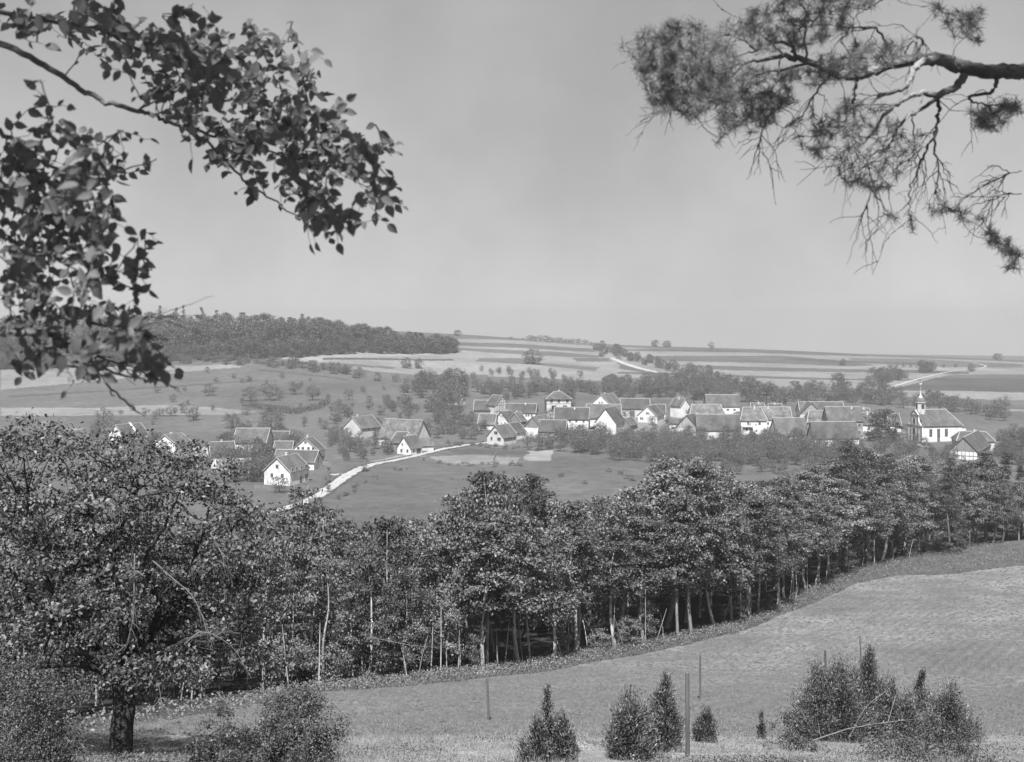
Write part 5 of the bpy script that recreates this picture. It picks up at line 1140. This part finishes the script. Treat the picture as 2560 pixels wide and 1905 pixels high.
bb_, bo_ = leafy_branch('beech_branch', 'leafy beech branch hanging from the top left over the sky',
    [[(-60, 70, .3), (60, 122, 0), (140, 170, 0), (210, 212, 0), (300, 240, 0), (360, 262, 0), (440, 300, 0), (520, 380, .1), (600, 440, .1), (660, 480, .1)],
     [(360, 262, 0), (450, 290, .1), (560, 322, .2), (640, 345, .2), (740, 380, .2), (820, 420, .2)], [(300, 240, 0), (380, 200, .2), (460, 180, .2), (560, 170, .3), (640, 210, .3)],
     [(-60, 20, 0), (80, 40, 0), (200, 60, .1), (320, 110, .1), (430, 100, .2), (500, 80, .2)]], [(.016, .0025), (.008, .0015), (.006, .0015), (.01, .002)],
    [(250, 60, 6), (260, 110, 6), (180, 80, 5), (100, 60, 5), (60, 30, 4), (200, 30, 4), (330, 95, 7), (400, 90, 7), (440, 50, 4), (470, 110, 6), (540, 75, 3), (600, 80, 3), (380, 140, 7), (440, 150, 7), (500, 150, 6), (560, 160, 4), (620, 130, 4),
     (350, 190, 6), (400, 230, 7), (460, 220, 7), (520, 210, 6), (580, 230, 5), (650, 170, 5), (690, 190, 3), (640, 240, 5), (600, 280, 5), (560, 290, 5), (500, 280, 5), (450, 300, 4), (690, 260, 5), (740, 260, 5), (720, 300, 6), (660, 300, 4), (780, 310, 5), (840, 325, 4),
     (640, 350, 5), (700, 350, 6), (760, 350, 5), (700, 390, 5), (780, 380, 5), (820, 420, 4), (840, 435, 2), (660, 420, 5), (620, 410, 3), (560, 400, 3), (700, 470, 5), (740, 495, 4), (680, 500, 3), (480, 330, 4), (540, 350, 4)], 4.8, .056, 71, spread=.8)
leafy_branch('beech_branch', 'darker beech branch coming in from the left edge with bare twigs below its leaves',
    [[(-80, 330, 0), (0, 400, 0), (80, 440, 0), (160, 500, 0), (250, 560, 0)], [(-80, 680, 0), (0, 720, 0), (100, 725, 0), (200, 790, 0), (330, 830, 0)], [(-80, 240, 0), (20, 300, 0), (90, 350, 0), (200, 380, 0), (340, 345, 0)]], [(.02, .004), (.02, .003), (.012, .002)],
    [(40, 340, 5), (90, 330, 5), (60, 400, 6), (120, 420, 6), (180, 430, 6), (220, 470, 5), (150, 480, 6), (100, 520, 6), (60, 480, 6), (200, 360, 5), (260, 360, 4), (330, 345, 2), (95, 225, 2), (120, 270, 2), (150, 310, 3), (200, 530, 6), (150, 560, 6), (80, 580, 6), (240, 590, 4), (300, 560, 4), (330, 570, 2), (200, 620, 4), (100, 640, 5), (50, 620, 5), (30, 560, 5),
     (60, 690, 5), (130, 700, 5), (190, 700, 4), (240, 720, 4), (290, 750, 3), (230, 760, 3), (340, 790, 3), (370, 835, 2), (150, 770, 3), (90, 790, 4), (180, 830, 4), (40, 760, 3), (330, 760, 2), (20, 440, 4), (20, 520, 4)], 4.2, .052, 72, spread=.9, mat='leafover',
    bare=[([(0, 720, 0), (90, 715, 0), (180, 780, 0), (260, 860, 0), (300, 895, 0)], .009), ([(100, 725, 0), (200, 770, 0), (300, 800, 0), (380, 840, 0)], .007), ([(200, 700, 0), (290, 712, .1), (360, 740, .1)], .007), ([(280, 700, 0), (320, 690, 0), (350, 685, 0)], .004)])

def shade_tree(root, o0, X, Y, h, R, seed, base, leaf):
    tr, cr = crown_mesh(h, base, R, round_p, 230, 60, .34, leaf, 'bark', .3, seed, clump=.26, flat=.7, nlimb=24, shell=.2)
    q = np.array((X, Y, g(X, Y))) - np.asarray(o0)
    lc = cr[0].reshape(-1, 4, 3).mean(1) + np.array((X, Y, g(X, Y)))
    keep = ~((lc[:, 1] > .2) & (np.abs(lc[:, 0]) < .62 * lc[:, 1] + 1.0) & (lc[:, 2] < .42 * lc[:, 1] + .9))
    V4 = cr[0].reshape(-1, 4, 3)[keep].reshape(-1, 3); cr = (V4, np.arange(len(V4)).reshape(-1, 4), cr[2])
    ob('trunk', np_mesh('trunk', [(a_ + q, b_, c_) for a_, b_, c_ in tr]), root); ob('crown', np_mesh('crown', [(cr[0] + q, cr[1], cr[2])]), root)
shade_tree(bb_, bo_, -5.6, -2.5, 14.0, 5.6, 501, .16, 'leafedge')
def pine_branch():
    D = 5.4; r = random.Random(9); T = []; tips = []
    o0 = np.array(pt(2200, 150, D))
    def br(pts, ra, rb, w=.004):
        P = curve([pt(x, y, D + d) for x, y, d in pts], 7, w, r); T.append(tube(P, np.linspace(ra, rb, len(P)), 8 if ra > .02 else 5)); return P
    mains = [br([(2300, 165, 0), (2220, 155, 0), (2140, 155, 0), (2080, 140, 0), (2020, 128, 0), (1960, 132, 0), (1900, 150, 0), (1855, 165, 0), (1810, 158, 0), (1770, 138, 0), (1720, 125, 0), (1690, 122, 0)], .042, .012)]
    S_ = [([(1690, 122, 0), (1620, 135, .1), (1560, 150, .2), (1500, 165, .2)], .02, .004), ([(1725, 122, 0), (1715, 98, 0), (1670, 92, .1), (1630, 115, .1), (1560, 130, .2)], .018, .004), ([(1760, 135, 0), (1650, 160, .2), (1600, 205, .2), (1540, 240, .3)], .014, .003),
          ([(1857, 165, 0), (1850, 215, 0), (1855, 260, 0), (1848, 285, 0), (1862, 330, 0), (1845, 358, 0)], .018, .006), ([(1848, 285, 0), (1832, 320, 0), (1824, 345, 0)], .009, .004), ([(1862, 330, 0), (1880, 350, 0), (1890, 400, 0), (1880, 450, 0)], .007, .002),
          ([(2075, 150, 0), (2030, 130, -.1), (1985, 145, -.2), (1960, 190, -.3), (1900, 210, -.3)], .04, .012), ([(2090, 165, 0), (2070, 190, -.1), (2030, 205, -.2), (1990, 205, -.3), (1930, 235, -.3), (1890, 290, -.3), (1850, 330, -.3)], .035, .005),
          ([(2060, 195, 0), (2000, 235, -.1), (1960, 260, -.2), (1930, 310, -.2), (1880, 340, -.2)], .02, .004), ([(2030, 205, 0), (2035, 240, 0), (2030, 275, 0), (2005, 330, 0), (1985, 380, 0), (1970, 430, 0), (1980, 470, 0)], .018, .004),
          ([(2030, 275, 0), (2025, 320, 0), (2035, 360, 0), (2030, 420, 0), (2045, 450, 0)], .012, .003), ([(1978, 240, 0), (1980, 280, 0), (1985, 330, 0), (1975, 360, 0)], .008, .002), ([(1945, 255, 0), (1940, 300, 0), (1938, 330, 0), (1900, 350, 0)], .009, .003),
          ([(1940, 128, 0), (1920, 95, 0), (1895, 60, 0), (1850, 58, 0), (1820, 90, 0)], .014, .004), ([(1990, 125, 0), (2000, 88, 0), (1985, 80, 0), (1960, 118, 0)], .014, .008), ([(2160, 170, 0), (2150, 200, 0), (2100, 210, 0), (2120, 225, 0), (2200, 228, 0)], .02, .004),
          ([(1750, 135, 0), (1745, 70, 0), (1750, 20, 0), (1760, -30, 0)], .012, .004), ([(1875, 20, .3), (1900, 5, .3), (1960, -30, .3)], .01, .012), ([(1640, 110, .1), (1600, 80, .2), (1500, 70, .2), (1430, 85, .2)], .01, .003), ([(1700, 120, 0), (1640, 60, .2), (1560, 20, .2)], .01, .003),
          ([(1620, 135, .1), (1560, 180, .2), (1480, 210, .2), (1440, 240, .2)], .01, .003), ([(1690, 130, 0), (1690, 200, 0), (1670, 250, 0), (1650, 290, 0), (1655, 330, 0)], .008, .002), ([(2215, 370, .2), (2180, 378, .2), (2140, 392, .2)], .004, .002), ([(2215, 420, .2), (2150, 430, .2)], .004, .002),
          ([(1800, 160, 0), (1770, 200, .2), (1740, 250, .3), (1700, 280, .3)], .012, .003)]
    for p, a, b in S_: mains.append(br(p, a * .6, b * .6))
    # hanging thin twigs
    for P in mains[3:]:
        for _ in range(7):
            i = r.randrange(len(P) // 3, len(P)); L = r.uniform(.1, .32); e = unit(unit(P[i] - P[i - 1]) * .7 + np.array([r.gauss(-.1, .45), r.gauss(0, .35), r.gauss(-.35, .4)]))
            q = curve([P[i], P[i] + e * L * .5 + np.array([r.gauss(0, .02), 0, r.gauss(0, .02)]), P[i] + e * L + np.array([r.gauss(0, .04), 0, r.gauss(-.02, .04)])], 5, .003, r)
            T.append(tube(q, np.linspace(.0028, .001, len(q)), 4)); tips.append(q[-1])
            for _ in range(2):
                j = r.randrange(1, len(q) - 1); e2 = unit(e + np.array([r.gauss(0, .6), r.gauss(0, .3), r.gauss(0, .6)])); L2 = L * r.uniform(.25, .6)
                q2 = curve([q[j], q[j] + e2 * L2 * .5, q[j] + e2 * L2 + np.array([0, 0, -.02])], 3, .003, r); T.append(tube(q2, np.linspace(.0022, .001, len(q2)), 3))
    # needle tufts
    tc = []
    zones = [([(1350, 95), (1420, 60), (1500, 45), (1560, 75), (1600, 130), (1560, 210), (1500, 260), (1420, 240), (1400, 180)], 330), ([(1560, 60), (1700, -10), (1900, -20), (1880, 40), (1760, 100), (1640, 110)], 120), ([(1600, 130), (1700, 160), (1720, 220), (1640, 290), (1560, 300), (1560, 200)], 110),
             ([(1700, 160), (1800, 120), (1860, 110), (1860, 160), (1760, 190)], 46), ([(1740, 250), (1850, 210), (1950, 240), (2000, 300), (1920, 420), (1840, 400), (1800, 380), (1700, 290)], 80), ([(2100, 240), (2200, 220), (2210, 260), (2120, 290)], 34), ([(1920, 440), (2140, 460), (2120, 490), (1940, 500)], 12), ([(2150, 480), (2215, 560), (2200, 590), (2140, 520)], 20), ([(2000, 0), (2130, 20), (2120, 100), (2050, 60)], 26), ([(1850, 90), (1990, 100), (1990, 125), (1850, 150)], 24)]
    nodes = [p for m_ in mains for p in m_]; zpts = []
    for poly, n in zones:
        k = 0
        while k < n:
            x = r.uniform(min(p[0] for p in poly), max(p[0] for p in poly)); y = r.uniform(min(p[1] for p in poly), max(p[1] for p in poly))
            if not inside(poly, np.array([x]), np.array([y]))[0]: continue
            c = np.array(pt(x, y, D + r.gauss(.1, .3))); k += 1; tc.append(c); zpts.append(c)
    na = np.array(nodes); zpts.sort(key=lambda c: np.min(np.linalg.norm(na - c, axis=1)))
    for c in zpts:
        d_ = np.linalg.norm(na - c, axis=1); p = na[np.argmin(d_)]; ln = d_.min()
        q = curve([p, (p + c) / 2 + np.array([r.gauss(0, .1), r.gauss(0, .08), r.gauss(-.03, .1)]) * ln, c], 3, .003, r); T.append(tube(q, np.linspace(.0026 if ln > .1 else .0018, .0012, len(q)), 4)); na = np.vstack([na, q[2:]])
    tc = np.array(tc); n = 56; P = np.repeat(tc, n, 0); m = len(P)
    main = np.repeat(unit(rng.normal(size=(len(tc), 3)) + np.array([-.6, 0, .1])), n, 0); P = P + main * rng.uniform(-.045, .02, (m, 1))
    d = unit(main * .55 + rng.normal(size=(m, 3)) * .7); L = rng.uniform(.028, .052, (m, 1)); s = unit(np.cross(d, rng.normal(size=(m, 3)))) * .0013
    V = np.stack([P - s, P + s, P + d * L + s * .4, P + d * L - s * .4], 1).reshape(-1, 3)
    root = empty('pine_branch', tuple(o0), 0, 'gnarled pine branch with needle tufts and bare twigs hanging from the top right', 'branch')
    v, f = join(T)
    # leave tubes of different side counts in one mesh
    ob('wood', np_mesh('wood', [(v - o0, f, M['overwood'])]), root)
    ob('needles', np_mesh('needles', [(V - o0, np.arange(4 * m).reshape(-1, 4), M['needle'])]), root)
    shade_tree(root, o0, 5.2, -1.2, 14.5, 5.0, 502, .2, 'leafpine')
pine_branch()

# ------------------------------------------------------------------ small things near the houses
def picket(p0, p1, label, h=1.1, name='picket_fence', mat='frame'):
    a = np.array(hd(*p0)); b = np.array(hd(*p1)); L = np.linalg.norm(b - a); n = int(L / .28); root = empty(name, (a[0], a[1], g(*a)), 0, label, 'fence'); z0 = g(*a)
    k = MB(); kr = MB()
    for i in range(n):
        p = a + (b - a) * i / n; z = g(*p) - z0; q = p - a; k.box(q[0] - .05, q[0] + .05, q[1] - .02, q[1] + .02, z, z + h * rnd.uniform(.92, 1.05))
    for t in (.3, .8): kr.beam((0, .05, t * h), (b[0] - a[0], b[1] - a[1] + .05, g(*b) - z0 + t * h), .07)
    k.build('pickets', M['boards' if mat == 'frame' else mat], root); kr.build('rail', M['boards' if mat == 'frame' else mat], root)
picket((552, 1058), (600, 1066), 'pale picket fence in front of the roadside farmhouse gable')
picket((745, 1002), (792, 1002), 'dark garden paling left of the middle houses', 1.5, 'garden_paling', 'timber')
picket((1070, 1000), (1076, 985), 'short light fence between the two garden plots', 1.0)
picket((2040, 985), (2072, 992), 'low wooden garden fence below the church', 1.2, 'garden_fence', 'timber')
def wagon():
    X, Y = hit(975, 1131); root = empty('farm_wagon', (X, Y, g(X, Y)), .2, 'small dark farm wagon parked in front of the hipped plank shed', 'wagon')
    k = MB(); k.slab([(-1.6, -.6, 1.0), (1.6, -.6, 1.0), (1.6, .6, 1.0), (-1.6, .6, 1.0)], .1); k.beam((-1.7, -.75, 1.45), (1.7, -.75, 1.45), .1); k.beam((-1.7, .75, 1.45), (1.7, .75, 1.45), .1)
    for x in np.linspace(-1.5, 1.5, 7): k.beam((x, -.6, .95), (x, -.78, 1.5), .05); k.beam((x, .6, .95), (x, .78, 1.5), .05)
    k.build('bed', M['timber'], root)
    k = MB(); k.beam((1.6, 0, .7), (3.4, 0, .5), .08); k.build('drawbar', M['timber'], root)
    for x in (-1.15, 1.15):
        for y in (-.8, .8):
            k = MB()
            for q in range(14):
                a0, a1 = q * math.pi / 7, (q + 1) * math.pi / 7; k.beam((x + .5 * math.cos(a0), y, .52 + .5 * math.sin(a0)), (x + .5 * math.cos(a1), y, .52 + .5 * math.sin(a1)), .07)
            for q in range(7): k.beam((x, y, .52), (x + .5 * math.cos(q * math.pi / 3.5), y, .52 + .5 * math.sin(q * math.pi / 3.5)), .04)
            k.build('wheel', M['timber'], root)
wagon()
def heap(x, y, w, h, label, mat='cap', name='gravel_heap', cat='heap'):
    X, Y = hd(x, y); z = g(X, Y); n = 26; a = np.linspace(-1, 1, n); xx, yy = np.meshgrid(a, a); rr = np.sqrt(xx ** 2 + yy ** 2); zz = h * np.clip(1 - rr ** 1.6, 0, 1) * (1 + .15 * np.sin(xx * 9) * np.cos(yy * 7)) - .03
    V = np.stack([xx * w, yy * w * .45, zz], -1).reshape(-1, 3); i, j = np.meshgrid(np.arange(n - 1), np.arange(n - 1), indexing='ij'); q = i * n + j
    o = ob(name, np_mesh(name, [(V, np.stack([q, q + 1, q + n + 1, q + n], -1).reshape(-1, 4), M[mat])]), None, (X, Y, z)); tag(o, label, cat)
heap(702, 1090 - 31 + 3, 1.8, .6, 'pale heap of gravel beside the lower road', 'road')
heap(1235, 1622, .75, .25, 'pale bare mound of earth right of the cone-shaped juniper', 'earth', 'earth_mound', 'mound')
heap(1580, 1650, 1.2, .14, 'long pale bare bank at the bottom right of the thick post', 'earth', 'earth_bank', 'bank')
def beans(poly, label, n, h, name='crop_rows', mat='leafmid'):
    w = [hd(*p) for p in poly]; xs = [p[0] for p in w]; ys = [p[1] for p in w]
    X = rng.uniform(min(xs), max(xs), n * 4); Y = rng.uniform(min(ys), max(ys), n * 4); Y = np.round(Y / 2.2) * 2.2 + rng.normal(size=len(Y)) * .3
    k = inside(w, X, Y); X, Y = X[k][:n], Y[k][:n]; P = np.stack([X, Y, zt(X, Y) + rng.uniform(0, h, len(X))], 1); v, f = leaf_quads(P, .5, None, .7, rng, .5)
    o = ob(name, np_mesh(name, [(v, f, M[mat])])); tag(o, label, 'crop', None, 'stuff')
beans([(520, 880), (545, 876), (640, 888), (690, 878), (700, 868), (720, 872), (700, 886), (640, 900), (560, 888)], 'tall crop rows on the terraced strip left of the steep meadow', 6000, 1.5)

# ------------------------------------------------------------------ haze: one even volume of pale air
hz, t, N, L = new_mat('thin_air')
pv = N('ShaderNodeVolumePrincipled'); pv.inputs['Color'].default_value = gray(0.62); pv.inputs['Density'].default_value = 0.0003; pv.inputs['Anisotropy'].default_value = 0.2
o_ = N('ShaderNodeOutputMaterial'); L(pv.outputs[0], o_.inputs['Volume'])
k = MB(); k.box(-5600, 5600, -100, 3300, -125, 26)
hzo = k.build('haze', hz, None); tag(hzo, 'thin pale summer haze over the valley', 'haze', None, 'stuff')
